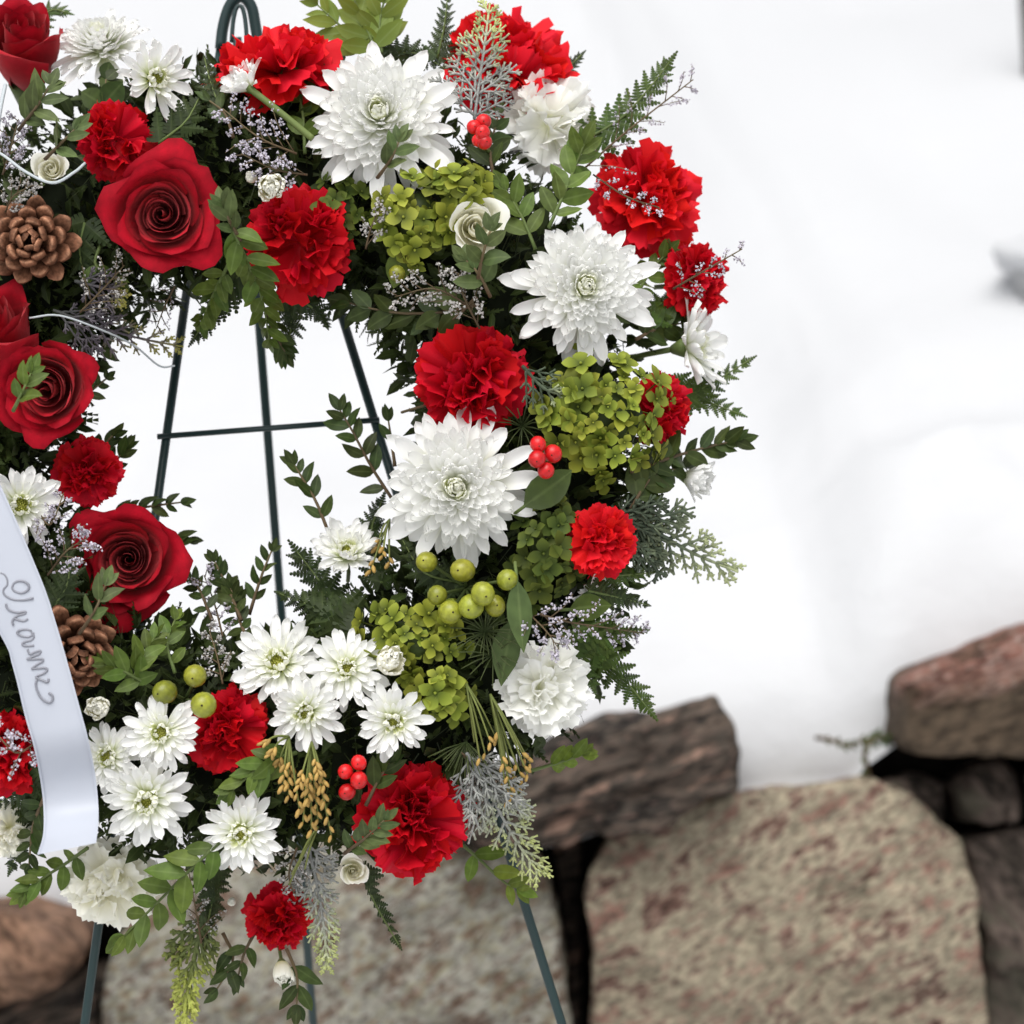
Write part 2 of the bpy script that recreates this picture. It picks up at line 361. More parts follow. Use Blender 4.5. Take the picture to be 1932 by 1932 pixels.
M_EARTH = mat('dark_earth', (0.008, 0.007, 0.006), rough=0.95, spec=0.05, var=0, mottle=0.4, mscale=40)

# ------------------------------------------------------------------ setting: ground, snow bank, hill
WD = 2.64                                   # distance of the wall's face
def wall_xz(px, py, d=WD + 0.10):
    p = Pd(px, py, d); return p.x, p.z
LIP = [(-900, 1830), (-300, 1775), (0, 1765), (200, 1710), (700, 1640), (1000, 1600), (1300, 1520), (1400, 1500), (1500, 1492), (1600, 1480),
       (1650, 1425), (1690, 1405), (1740, 1350), (1932, 1262), (2300, 1200), (3200, 1100)]
_lx = [wall_xz(*q) for q in LIP]
Y_LIP = Pd(966, 1450, WD + 0.09).y
def lip_z(x):
    if x <= _lx[0][0]: return _lx[0][1]
    for (a, za), (b, zb) in zip(_lx, _lx[1:]):
        if x <= b:
            t = (x - a) / (b - a); t = t * t * (3 - 2 * t)
            return za + (zb - za) * t
    return _lx[-1][1]

def hill_z(x, s):
    """height of the snow a distance s behind its front lip"""
    z0 = lip_z(max(-3, min(3, x)))
    a = 0.30; h = 0.24
    if s < a:
        k = (a - s) / a; z = z0 + h * math.sqrt(max(0, 1 - k * k))
    else: z = z0 + h
    z += 0.20 * max(0, s - 0.2) * (1 if s < 40 else 40 / s)
    z += 0.045 * noise.noise(V((x * 4.5, s * 5, 0.3))) * min(1, s * 7) + 0.012 * noise.noise(V((x * 11, s * 14, 4.3)))
    if s > 0.6: z += 0.10 * noise.noise(V((x * 0.9, s * 0.9, 2.0))) * min(1, (s - 0.6))
    return z
def build_hill():
    mb = MB()
    xs = [-60, -30, -15, -8, -5, -3] + [-1.6 + 0.03 * i for i in range(107)] + [3, 5, 8, 15, 30, 60]
    ss = [-0.004] + [0.28 * (1 - math.cos(PI / 2 * i / 22)) for i in range(23)] + [ 0.30, 0.34, 0.42, 0.52, 0.65, 0.8, 1, 1.25, 1.6, 2, 2.5, 3.2, 4, 5, 6.5, 8, 10, 13, 17, 22, 30, 40, 60, 90]
    vs = []; fs = []; nx = len(xs)
    for i, s in enumerate(ss):
        for x in xs:
            z = hill_z(x, max(0, s))
            if i == 0: z -= 0.004
            vs.append((x, Y_LIP + s + 0.018 * noise.noise(V((x * 9, 7.7, s * 3))), z))
    for i in range(len(ss) - 1):
        for j in range(nx - 1):
            fs.append((i * nx + j, i * nx + j + 1, (i + 1) * nx + j + 1, (i + 1) * nx + j))
    mb.add(vs, fs)
    return mb.mesh('snow_hill', M_SNOW)
structure('snow_hill', build_hill(), 'snow covered slope rising behind the stone wall')
# ground in front of the wall and on to the horizon
def build_ground():
    mb = MB(); vs = []; fs = []
    xs = [-300, -100, -40, -15, -6] + [-3 + 0.25 * i for i in range(25)] + [6, 15, 40, 100, 300]
    ys = [-300, -100, -40, -15, -6] + [-3 + 0.25 * i for i in range(25)] + [6, 15, 40, 100, 300]
    for y in ys:
        for x in xs: vs.append((x, y, 0.03 * noise.noise(V((x * 1.1, y * 1.1, 0))) if max(abs(x), abs(y)) < 5 else -0.0))
    n = len(xs)
    for i in range(len(ys) - 1):
        for j in range(n - 1): fs.append((i * n + j, i * n + j + 1, (i + 1) * n + j + 1, (i + 1) * n + j))
    mb.add(vs, fs); return mb.mesh('snow_ground', M_SNOW)
structure('snow_ground', build_ground(), 'snow covered ground in front of the stone wall')
# earth behind the stones
def build_earth():
    mb = MB(); vs = []; fs = []
    xs = [-3 + 0.06 * i for i in range(101)]; zs = [k / 14 for k in range(15)]
    for k in zs:
        for x in xs:
            top = lip_z(x) + 0.012
            vs.append((x, Y_LIP + 0.03 + 0.03 * (1 - k) + 0.012 * noise.noise(V((x * 20, k * 12, 1))), -0.15 + (top + 0.15) * k))
    n = len(xs)
    for x in xs: vs.append((x, Y_LIP + 0.30, lip_z(x) + 0.012))
    for i in range(len(zs)):
        for j in range(n - 1): fs.append((i * n + j, i * n + j + 1, (i + 1) * n + j + 1, (i + 1) * n + j))
    mb.add(vs, fs); return mb.mesh('earth_bank', M_EARTH)
structure('earth_bank', build_earth(), 'dark earth showing in the gaps between the stones')

# ------------------------------------------------------------------ stone wall
def stone(parent, poly, d, thick, m, seed, bulge=0.006, edge=0.011, label=None, rough=0.011, strata=0.0):
    """a boulder whose outline as seen from the front is poly (photo units), front face at distance d"""
    n = 130
    pts = [V((a, b, 0)) for a, b in poly]
    per = []
    tot = sum((pts[(i + 1) % len(pts)] - pts[i]).length for i in range(len(pts)))
    for i in range(len(pts)):
        a, b = pts[i], pts[(i + 1) % len(pts)]
        k = max(2, round((b - a).length / tot * n))
        per += [a.lerp(b, j / k) for j in range(k)]
    for _ in range(1):
        per = [(per[i - 1] + per[i] * 2 + per[(i + 1) % len(per)]) / 4 for i in range(len(per))]
    n = len(per)
    c = sum(per, V((0, 0, 0))) / n
    w = d * TN / 966
    rings = [1, 0.985, 0.96, 0.93, 0.89, 0.84, 0.78, 0.71, 0.63, 0.55, 0.46, 0.37, 0.28, 0.19, 0.11, 0.04]
    size = min((p - c).length for p in per) * w
    vs = []; fs = []
    def pt(p, dep):
        q = Pd(p.x, p.y, WD)                 # direction of the outline, at the wall's face
        return V((q.x, q.y + (dep - WD), q.z))
    prof = []
    for k in rings:
        e = min(1, (1 - k) * size / edge)
        prof.append((k, d + edge * (1 - math.sqrt(max(0, 1 - (1 - e) ** 2))) * 1.0 - bulge * (1 - k * k)))
    allr = [(0.80, d + thick), (0.95, d + thick * 0.75), (1.0, d + thick * 0.4), (1.005, d + thick * 0.18)] + prof
    for k, dep in allr:
        for p in per:
            q = pt(c + (p - c) * k, dep); q.z -= 0.20 * max(0, dep - d - edge)
            nz = noise.noise(q * 6 + V((seed, 0, 0))) * rough * 2.2 + noise.noise(q * 17 + V((seed, 3, 0))) * rough * 1.0 + noise.noise(q * 50 + V((seed, 5, 0))) * rough * 0.45 - 0.020 * abs(noise.noise(q * 7.5 + V((0, seed, 2)))) + 0.006 * noise.cell(q * 16 + V((seed, 0, 0))) + strata * (0.5 - abs(noise.noise(V((q.x * 3, q.y * 4, q.z * 45 - q.x * 10 + seed)))))
            dr = V((q.x, 0, q.z)) - V((pt(c, d).x, 0, pt(c, d).z))
            if dr.length > 1e-5: dr.normalize()
            vs.append(q + V((0, -1, 0)) * nz + dr * ((noise.noise(q * 15 + V((0, seed, 0))) * 0.8 + noise.noise(q * 42 + V((0, seed, 4))) * 0.5) * rough))
    R_ = len(allr)
    for i in range(R_ - 1):
        for j in range(n): fs.append((i * n + j, (i + 1) * n + j, (i + 1) * n + (j + 1) % n, i * n + (j + 1) % n))
    vs.append(pt(c, d - bulge)); ci = len(vs) - 1
    for j in range(n): fs.append(((R_ - 1) * n + j, ci, (R_ - 1) * n + (j + 1) % n))
    fs.append(tuple(range(n))[::-1])
    loc = pt(c, d)
    mb = MB(); mb.add([q - loc - V((0, 0, 0)) for q in vs], [f for f in fs])
    me = mb.mesh('stone', m)
    me.flip_normals()
    return part('stone', me, parent, Matrix.Translation(loc - parent.matrix_basis.translation), label=label)

wall = thing('stone_wall', 'low dry stone wall of rough boulders with snow on top, behind the flower wreath', 'wall', Matrix.Translation((0.2, Pd(966, 1700, WD).y, 0.0)))
stone(wall, [(1114, 1640), (1150, 1580), (1210, 1545), (1290, 1515), (1400, 1500), (1560, 1485), (1650, 1472), (1700, 1490), (1770, 1560), (1812, 1590), (1835, 1680), (1850, 1800), (1868, 1950), (1880, 2150), (1820, 2280), (1300, 2290), (1140, 2240), (1120, 2050), (1125, 1850), (1108, 1720)], WD - 0.02, 0.34, S_BIG, 1.3, label='largest flat faced boulder speckled green and pink')
stone(wall, [(985, 1425), (1040, 1384), (1120, 1356), (1250, 1326), (1340, 1298), (1370, 1322), (1388, 1400), (1390, 1465), (1330, 1478), (1300, 1500), (1200, 1545), (1060, 1572), (900, 1580), (820, 1560), (850, 1490)], WD - 0.05, 0.30, S_DARK, 5.1, bulge=0.010, edge=0.014, rough=0.016, strata=0.030, label='dark weathered log shaped stone')
stone(wall, [(205, 1830), (240, 1720), (330, 1650), (480, 1610), (700, 1590), (900, 1600), (1010, 1615), (1042, 1680), (1062, 1790), (1072, 1950), (1078, 2150), (1000, 2280), (400, 2290), (220, 2200), (185, 2000)], WD - 0.01, 0.34, S_GREY, 8.9, label='wide grey boulder with brown stains')
stone(wall, [(-330, 1750), (-150, 1695), (20, 1675), (130, 1700), (172, 1745), (150, 1792), (90, 1830), (0, 1868), (-180, 1890), (-330, 1880)], WD - 0.10, 0.30, S_RUST, 12.2, bulge=0.03, label='orange brown stone')
stone(wall, [(1698, 1268), (1735, 1246), (1800, 1216), (1870, 1190), (1960, 1156), (2150, 1100), (2300, 1150), (2330, 1300), (2300, 1400), (2100, 1412), (1932, 1408), (1800, 1405), (1722, 1404), (1696, 1385), (1692, 1340)], WD - 0.05, 0.32, S_RED, 3.3, edge=0.010, bulge=0.004, strata=0.008, label='reddish slab on top of the wall')
stone(wall, [(1700, 1515), (1745, 1500), (1805, 1512), (1812, 1590), (1790, 1610), (1740, 1575)], WD + 0.07, 0.2, S_BROWN, 6.2, edge=0.02, label='small brown wedge stone')
stone(wall, [(1816, 1510), (1850, 1478), (1905, 1452), (1935, 1480), (1940, 1560), (1880, 1580), (1832, 1575)], WD + 0.02, 0.2, S_BROWN, 7.7, edge=0.025, label='small grey brown stone')
stone(wall, [(1840, 1610), (1900, 1590), (2050, 1580), (2260, 1600), (2300, 1900), (2280, 2200), (1930, 2260), (1885, 2060), (1872, 1850), (1850, 1700)], WD + 0.02, 0.3, S_BROWN, 9.4, label='dark brown stone')
stone(wall, [(1955, 1465), (2060, 1445), (2270, 1450), (2290, 1560), (2080, 1572), (1960, 1560)], WD, 0.25, S_BROWN, 11.4)
stone(wall, [(-330, 1910), (-100, 1905), (60, 1880), (150, 1850), (192, 1860), (180, 2000), (195, 2180), (100, 2270), (-320, 2260)], WD + 0.02, 0.3, S_DARK, 13.7, label='dark brown stone below the orange one')
stone(wall, [(1040, 1600), (1095, 1585), (1110, 1640), (1100, 1760), (1110, 1960), (1100, 2160), (1085, 2150), (1078, 1900), (1065, 1740)], WD + 0.13, 0.1, S_DARK, 15.0, edge=0.02)

# the wall goes on past both sides of the frame
for q, m_, sd in (((-840, 1800, -345, 2280), S_BIG, 21.0), ((-1300, 1810, -855, 2060), S_GREY, 22.0), ((-1280, 2075, -860, 2300), S_BROWN, 23.0), ((-1750, 1830, -1315, 2310), S_GREY, 24.0),
                  ((2345, 1130, 2800, 1400), S_DARK, 25.0), ((2310, 1420, 2760, 1760), S_GREY, 26.0), ((2315, 1775, 2800, 2250), S_BIG, 27.0), ((2815, 1090, 3300, 1500), S_BROWN, 28.0), ((2775, 1515, 3250, 2200), S_GREY, 29.0)):
    x0, y0, x1, y1 = q; w_, h_ = x1 - x0, y1 - y0
    stone(wall, [(x0 + w_ * a_ , y0 + h_ * b_) for a_, b_ in ((0, .3), (.08, .06), (.35, 0), (.7, .03), (.95, .09), (1, .4), (.98, .8), (.9, .97), (.5, 1), (.1, .98), (.01, .75))], WD, 0.3, m_, sd)

# ------------------------------------------------------------------ shared pieces of the plants
def blade(nl, nw, half, zf=None, bend=0.0, name='petal', m=None, rim=None, tpow=1.0, twist=0.0):
    vs = []; uv = []; fs = []
    for i in range(nl + 1):
        t0 = (i / nl) ** tpow if tpow > 0 else 1 - (1 - i / nl) ** -tpow
        for j in range(nw + 1):
            s = -1 + 2 * j / nw
            t = t0 * (rim(s) if rim else 1.0)
            a = bend * t
            if abs(bend) > 1e-4: x, z = math.sin(a) / bend, (1 - math.cos(a)) / bend
            else: x, z = t, 0
            h = zf(t0, s) if zf else 0
            y = half(t0) * s
            x2, z2 = x - math.sin(a) * h, z + math.cos(a) * h
            if twist: y, z2 = y * math.cos(twist * t0) - z2 * math.sin(twist * t0), z2 * math.cos(twist * t0) + y * math.sin(twist * t0)
            vs.append((x2, y, z2)); uv.append((t0, 0.5 + 0.5 * s))
    for i in range(nl):
        for j in range(nw):
            a = i * (nw + 1) + j
            fs.append((a, a + 1, a + nw + 2, a + nw + 1))
    mb = MB(); mb.add(vs, fs, uv)
    return mb.mesh(name, m)

def strap(w, base=0.5, tip=0.66):
    def h(t):
        k = base + (1 - base) * min(1, t / 0.55)
        if t > tip: k *= math.sqrt(max(0.02, 1 - ((t - tip) / (1 - tip)) ** 2.6))
        return w * k
    return h
_ts = lambda m, w, ch, bend, b=0.5, tip=0.66, nm='petal': blade(7, 4, strap(w, b, tip), lambda t, s: ch * w * (s * s) * (0.35 + 0.65 * t) - 0.05 * w * t * (1 - abs(s)), bend, nm, m, tpow=-1.6, rim=lambda s: 1 - 0.045 * s * s)

MUM_OUT = [_ts(M_WHITE, rd(0.125, 0.16), rd(0.25, 0.6), rd(-0.25, 0.30), 0.55) for _ in range(5)]
MUM_MID = [_ts(M_WHITE, rd(0.145, 0.178), rd(0.15, 0.5), rd(0.05, 0.6), 0.6, 0.6) for _ in range(8)]
MUM_IN = [_ts(M_WHITE_IN, rd(0.15, 0.19), rd(0.2, 0.5), rd(0.4, 0.9), 0.6, 0.6) for _ in range(5)]
DAISY = [_ts(M_WHITE, rd(0.11, 0.15), rd(0.3, 0.9), rd(-0.5, 0.65), 0.55, 0.72) for _ in range(9)]
DAISYC = [_ts(M_CREAM, rd(0.15, 0.19), rd(0.6, 1.0), rd(0.5, 1.0), 0.55, 0.72) for _ in range(4)]
QUILL = [_ts(M_WHITE_IN, rd(0.20, 0.26), rd(0.9, 1.4), rd(0.5, 1.0), 0.7, 0.7, 'floret') for _ in range(3)]

def calyx_mesh(m, r=0.22, h=0.30, stem=0.9):
    mb = MB()
    mb.tube([(0, 0, 0.02), (0, 0, -h * 0.5), (0, 0, -h)], r, r * 0.35, 8)
    mb.tube([(0, 0, -h * 0.9), (0.03, 0.02, -h - stem * 0.5), (0.0, 0.05, -h - stem)], r * 0.26, r * 0.24, 5)
    return mb.mesh('calyx', m)
CALYX = calyx_mesh(M_STEM); CALYX_C = calyx_mesh(M_GREY, 0.30, 0.62, 0.6)
def recept(m, r, z, sq):
    mb = MB(); mb.ball((0, 0, z), r, 10, 7, sq=(1, 1, sq)); return mb.mesh('receptacle', m)
RECEPT_W = recept(M_WHITE_IN, 0.30, -0.02, 0.6)
RECEPT_Y = recept(M_EYE, 0.16, 0.0, 0.6)
def eye_mesh():
    mb = MB()
    for i in range(44):
        t = (i + 0.5) / 44; a = i * 2.39996; r = 0.155 * math.sqrt(t)
        M = rz(a) @ tr(r, 0, 0.085 - 0.05 * t) @ ry(math.radians(20 + 40 * t) * 1)
        mb.tube([M @ V((0, 0, 0)), M @ V((0, 0, 0.05)), M @ V((0, 0, 0.075))], 0.022, 0.012, 4)
    return mb.mesh('eye', M_EYE)
EYE = eye_mesh()

def flower_M(x, y, R, nx, ny, df=0.0, roll=None):
    f = surf(x, y) + df
    d = Dp(y) - f
    p = P(x, y, f)
    return Matrix.Translation(p) @ basis(nrm(nx, ny), RT, rd(0, 6.28) if roll is None else roll) @ sc(R * d * TN / 966)

def big_mum(label, x, y, R, nx, ny, df=0.0):
    T = thing('chrysanthemum', label, 'flower', flower_M(x, y, R, nx, ny, df), 'large white chrysanthemums')
    w1, w2, pk = rd(0, 6), rd(0, 6), rd(-5, 5)
    N = 262
    for i in range(N):
        t = (i + 0.5) / N; a = i * 2.399963 + rd(-0.14, 0.14)
        el = 12 + 66 * (1 - t) ** 1.7 + rd(-8, 8)
        r0 = 0.02 + 0.30 * t; z0 = 0.34 * (1 - t ** 1.3) - 0.06
        ln = 0.22 + 0.36 * t ** 0.8 + rd(-0.03, 0.03)
        el += pk; ln *= 1 + 0.10 * math.sin(a + w1) + 0.07 * math.sin(3 * a + w2)
        if t > 0.88: ln = rd(0.50, 0.82); el = rd(-20, 16)
        pool = MUM_IN if t < 0.17 else (MUM_MID if t < 0.80 else MUM_OUT)
        part('petal', random.choice(pool), T, rz(a) @ tr(r0, 0, z0) @ ry(-math.radians(el)) @ rx(rd(-0.16, 0.16)) @ sc(ln, ln * rd(0.92, 1.1), ln))
    part('receptacle', RECEPT_W, T); part('calyx', CALYX, T)
    return T

def daisy(label, x, y, R, nx, ny, df=0.0, open_=1.0, n=(15, 15, 14, 13, 13, 10), eye=True, gap=None, cup=0):
    """spray chrysanthemum: rows of spoon petals round a button eye"""
    T = thing('daisy_chrysanthemum', label, 'flower', flower_M(x, y, R, nx, ny, df), 'small white daisy chrysanthemums')
    rows = [(0.76, -6 + cup, 1.0), (0.70, 6 + cup, 1.0), (0.58, 20 + cup * 0.8, 1.0), (0.45, 34 + cup * 0.6, 1.05), (0.33, 48, 0.95), (0.24, 62, 0.9)]
    for (ln, el, w), k in zip(rows, n):
        off = rd(0, 6.28)
        for i in range(k):
            a = off + 2 * PI * i / k + rd(-0.13, 0.13)
            L_ = ln * rd(0.80, 1.14)
            e = el + rd(-13, 13)
            pool = DAISY if ln > 0.40 else QUILL
            part('petal', random.choice(pool), T, rz(a) @ tr(0.20 if ln > 0.5 else 0.15, 0, 0.02 + 0.05 * (1 - ln)) @ ry(-math.radians(e)) @ rx(rd(-0.25, 0.25)) @ sc(L_, L_ * w * rd(0.92, 1.18), L_))
    part('receptacle', RECEPT_Y, T)
    if eye: part('eye', EYE, T)
    part('calyx', CALYX, T)
    return T

def bud(label, x, y, R, nx, ny, df=0.0, n=16, openness=25, cream=True, name='chrysanthemum_bud', group='half open white buds'):
    T = thing(name, label, 'flower bud', flower_M(x, y, R, nx, ny, df), group)
    for row, (el, r0, k, L0) in enumerate([(84 - openness, 0.34, n, 1.08), (88 - openness * 0.7, 0.28, n - 2, 1.06), (90 - openness * 0.4, 0.20, max(6, n * 2 // 3), 1.0), (90 - openness * 0.2, 0.12, 8, 0.92), (92, 0.05, 5, 0.84)]):
        for i in range(k):
            a = 2 * PI * i / k + row * 0.3 + rd(-0.15, 0.15)
            L_ = L0 * rd(0.86, 1.08)
            part('petal', random.choice(DAISYC if cream else DAISY), T, rz(a) @ tr(r0, 0, -0.48) @ ry(-math.radians(el + rd(-7, 7))) @ sc(L_, L_ * 1.35, L_))
    part('receptacle', RECEPT_Y, T, tr(0, 0, -0.42) @ sc(1.5)); part('calyx', CALYX, T, tr(0, 0, -0.42) @ sc(1.6))
    return T

def carn_petal(m, w, ph, amp, fq, bend, seed):
    rs = random.Random(seed)
    nw = 16
    teeth = [rs.uniform(-0.025, 0.025) + (0.034 if j % 2 else -0.034) for j in range(nw + 1)]
    big = [rs.uniform(-0.06, 0.06) for _ in range(6)]
    def rim(s):
        q = (s + 1) * 2.49; k = int(q); f = q - k
        return 1 - 0.16 * s * s + teeth[round((s + 1) / 2 * nw)] + big[k] * (1 - f) + big[min(5, k + 1)] * f
    return blade(6, nw, lambda t: 0.05 + w * t ** 1.2, lambda t, s: amp * t ** 1.8 * math.sin(fq * s + ph + 0.8 * t) + 0.30 * amp * t ** 3 * math.sin(2.7 * fq * s + 2 * ph),
                 bend, 'petal', m, rim=rim)
def carn_set(m, s0): return [carn_petal(m, rd(0.52, 0.68), rd(0, 6.28), rd(0.14, 0.24), rd(2.6, 4.8), rd(-0.9, -0.2), s0 + i) for i in range(8)]
CARN = {'red': carn_set(M_CARN, 10), 'scarlet': carn_set(M_CARN_LIT, 30), 'white': carn_set(M_IVORY, 50), 'cream': carn_set(M_CREAM, 70)}
CARN_IN = {k: [carn_petal(m, rd(0.40, 0.55), rd(0, 6.28), rd(0.18, 0.28), rd(3.2, 5.5), rd(-1.3, 0.0), 90 + i) for i in range(6)]
           for k, m in (('red', M_CARN), ('scarlet', M_CARN_LIT), ('white', M_IVORY), ('cream', M_CREAM))}
CGROUP = {'red': 'red carnations', 'scarlet': 'red carnations', 'white': 'white carnations', 'cream': 'white carnations'}
def carnation(label, x, y, R, nx, ny, color='red', df=0.0, N=46, flat=1.0):
    T = thing('carnation', label, 'flower', flower_M(x, y, R, nx, ny, df), CGROUP[color])
    for i in range(N):
        t = (i + 0.5) / N; a = i * 2.399963 + rd(-0.35, 0.35)
        if t < 0.6:
            el = -2 + 78 * t + rd(-9, 9); ln = rd(0.84, 1.06)
            M = rz(a) @ tr(0.02, 0, -0.40 * flat) @ ry(-math.radians(el * flat)) @ rx(rd(-0.45, 0.45))
            part('petal', random.choice(CARN[color]), T, M @ sc(ln, ln * rd(0.85, 1.1), ln))
        else:
            b = rd(0, 6.28); q = 0.42 * math.sqrt(rd(0, 1)); ln = rd(0.60, 0.78)
            M = tr(q * math.cos(b), q * math.sin(b), -0.30 * flat - 0.1 * q) @ rz(b + rd(-0.6, 0.6)) @ ry(-math.radians((92 - 70 * q + rd(-14, 14)))) @ rx(rd(-3.1, 3.1))
            part('petal', random.choice(CARN_IN[color]), T, M @ sc(ln * flat, ln * rd(0.85, 1.15), ln))
    part('calyx', CALYX_C, T, tr(0, 0, -0.50))
    return T

def rose_petals(seed, m, cupped=0.0, n=25):
    rs = random.Random(seed); out = []
    for i in range(n):
        t = i / (n - 1)
        phi = math.radians(1.0 + (38 - 22 * cupped) * t ** 0.95 + rs.uniform(-3, 3))
        L_ = 0.96 + 0.10 * t
        r0 = 0.03 + 0.10 * t
        half = math.radians(122 - 62 * t ** 0.6)
        a0 = i * 2.399963 + rs.uniform(-0.2, 0.2)
        curl = (0.10 + 0.30 * t) if t < 0.55 else (0.26 + (t - 0.55) * (2.2 - 1.2 * cupped))
        pt = 0.02 + 0.13 * t
        spi = 0.030 + 0.085 * t
        wob = [rs.uniform(-0.02, 0.02) for _ in range(3)]
        rim = [rs.uniform(-0.025, 0.025) for _ in range(13)]; k_ = lambda q: int(round((q + 1) * 6))
        lean = rs.uniform(-0.07, 0.07) * t
        vs = []; uv = []; fs = []
        nl, nw = 9, 12
        for k in range(nl + 1):
            v = k / nl
            for j in range(nw + 1):
                s = -1 + 2 * j / nw
                a = a0 + half * s * (0.6 + 0.4 * min(1, v * 2))
                vv = v * (1 - (0.16 + 0.10 * t) * abs(s) ** 2.0 + pt * math.exp(-(s * 3.2) ** 2) * v + (rim[k_(s)] if t > 0.3 else 0) * v)
                belly = (0.07 + 0.13 * t) * math.sin(PI * min(1, vv)) ** 1.0
                r = r0 + L_ * math.sin(phi) * vv + belly * (0.75 if t < 0.25 else 1.0) + spi * s
                z = -0.52 + L_ * math.cos(phi) * vv
                q = max(0, vv - 0.66) / 0.34
                r += curl * 0.22 * q ** 1.6 * (0.7 + 0.8 * abs(s)); z -= curl * 0.19 * q * q * (0.6 + 0.9 * abs(s))
                z += wob[0] * math.sin(3 * s + 1) * v - 0.05 * t * v + lean * s * v; r += (0.035 * t) * math.sin(5.5 * s + seed + i) * v * v
                vs.append((r * math.cos(a), r * math.sin(a), z)); uv.append((v, 0.5 + 0.5 * s))
        for k in range(nl):
            for j in range(nw):
                b = k * (nw + 1) + j; fs.append((b, b + 1, b + nw + 2, b + nw + 1))
        mb = MB(); mb.add(vs, fs, uv); out.append(mb.mesh('petal', m))
    return out
ROSES = [rose_petals(3, M_ROSE), rose_petals(11, M_ROSE, 0.25), rose_petals(23, M_ROSE, 0.9, 18)]
CROSE = rose_petals(31, M_CREAM, 0.6, 14)
def rose(label, x, y, R, nx, ny, var=0, df=0.0, roll=0.0, name='rose', group='dark red roses', stretch=1.0):
    T = thing(name, label, 'flower', flower_M(x, y, R, nx, ny, df, roll), group)
    pet = CROSE if name != 'rose' else ROSES[var]
    for me in pet: part('petal', me, T, sc(1, 1, stretch))
    part('calyx', CALYX_C, T, tr(0, 0, -0.45 * stretch))
    return T

def floret_mesh(m, seed):
    rs = random.Random(seed); mb = MB()
    for k in range(4):
        a = k * PI / 2 + rs.uniform(-0.15, 0.15); up = rs.uniform(8, 38)
        M = rz(a) @ tr(0.06, 0, 0) @ ry(-math.radians(up))
        L_ = rs.uniform(0.85, 1.05); w = rs.uniform(0.38, 0.5)
        vs = []; uv = []; fs = []
        for i, (t, h) in enumerate([(0, 0.15), (0.3, 0.75), (0.65, 1.0), (0.88, 0.62), (1.05, 0.05)]):
            for s in (-1, 0, 1):
                vs.append((t * L_, s * h * w, 0.10 * abs(s) * h - 0.12 * t * t)); uv.append((min(1, t), 0.5 + 0.5 * s))
        for i in range(4):
            for j in range(2):
                b = i * 3 + j; fs.append((b, b + 1, b + 4, b + 3))
        mb.add(vs, fs, uv, M)
    mb.ball((0, 0, 0.09), 0.11, 5, 4)
    mb.tube([(0, 0, 0), (0, 0, -0.9)], 0.05, 0.05, 3, cap=False, u0=0, u1=0.2)
    return mb.mesh('floret', m)
FLORET = [floret_mesh(M_HYD, i) for i in range(5)]; FLORET_SHADE = [floret_mesh(M_HYD_SHADE, i + 9) for i in range(4)]
def hydrangea(label, x, y, Rx, Ry, nx, ny, n, df=0.0, dark=False, fr=30):
    f = surf(x, y) + df; d = Dp(y) - f; w = d * TN / 966
    B = basis(nrm(nx, ny), RT)
    T = thing('hydrangea', label, 'flower', Matrix.Translation(P(x, y, f)) @ B, 'green hydrangea heads')
    Rm = (Rx + Ry) / 2
    n = int(n * 0.84)
    for i in range(n):
        t = (i + 0.5) / n; a = i * 2.399963 + rd(-0.3, 0.3); r = math.sqrt(t) * rd(0.80, 1.20)
        k = 1 if r < 0.6 else 0.94
        px = r * math.cos(a) * Rx; py = r * math.sin(a) * Ry
        z = (math.sqrt(max(0, 1.25 - r * r)) - 0.75) * Rm * 0.75 + rd(-15, 13)
        nn = V((px / Rx * 0.8 + rd(-0.35, 0.35), py / Ry * 0.8 + rd(-0.35, 0.35), 1.0 - 0.35 * r))
        sz = fr * rd(0.55, 1.15) * w
        part('floret', random.choice(FLORET_SHADE if dark else FLORET), T, tr(px * w, py * w, z * w) @ basis(nn, V((1, 0, 0)), rd(0, 6.28)) @ sc(sz))
    mb = MB(); mb.ball((0, 0, -0.15 * Rm * w), 0.62 * Rm * w, 8, 6, sq=(Rx / Rm, Ry / Rm, 0.6))
    part('core', mb.mesh('core', M_FILL), T)
    return T

def berries(name, label, pts, r, kind, m, axis_to):
    """pts: (x, y, extra f); a forked stem runs from each berry to axis_to"""
    x0, y0 = axis_to; f0 = surf(x0, y0) - 0.02
    base = P(x0, y0, f0)
    T = thing(name, label, 'berry sprig', Matrix.Translation(base), kind)
    mb = MB()
    for x, y, e in pts:
        p = P(x, y, surf(x, y) + 0.012 + e) - base
        d = (p.normalized() * 0.35 + (BK + UP * rd(-0.5, 0.2) + RT * rd(-0.5, 0.5)).normalized()).normalized()
        R_ = r * K * rd(0.84, 1.10)
        me = MB(); me.ball((0, 0, 0), 1, 12, 9, sq=(1, 1, 1.03))
        o = part('berry', BERRY[m.name], T, Matrix.Translation(p) @ basis(d, RT, rd(0, 6)) @ sc(R_ * rd(0.93, 1.03), R_ * rd(0.93, 1.03), R_ * rd(0.95, 1.08)))
        mb.tube(spline([V((0, 0, 0)), p * 0.5 - BK * 0.006, p - d * R_], 6), 0.0013, 0.0011, 5)
        if m is M_GBERRY: part('sepals', SEPAL, o, Matrix.Identity(4))
        part('tip', BTIP, o, Matrix.Identity(4))
    part('stem', mb.mesh('stem', M_STEM), T)
    return T
BERRY = {}
for _mm in (M_GBERRY, M_RBERRY):
    b = MB(); b.ball((0, 0, 0), 1, 14, 10, sq=(1, 1, 1.05)); BERRY[_mm.name] = b.mesh('berry', _mm)
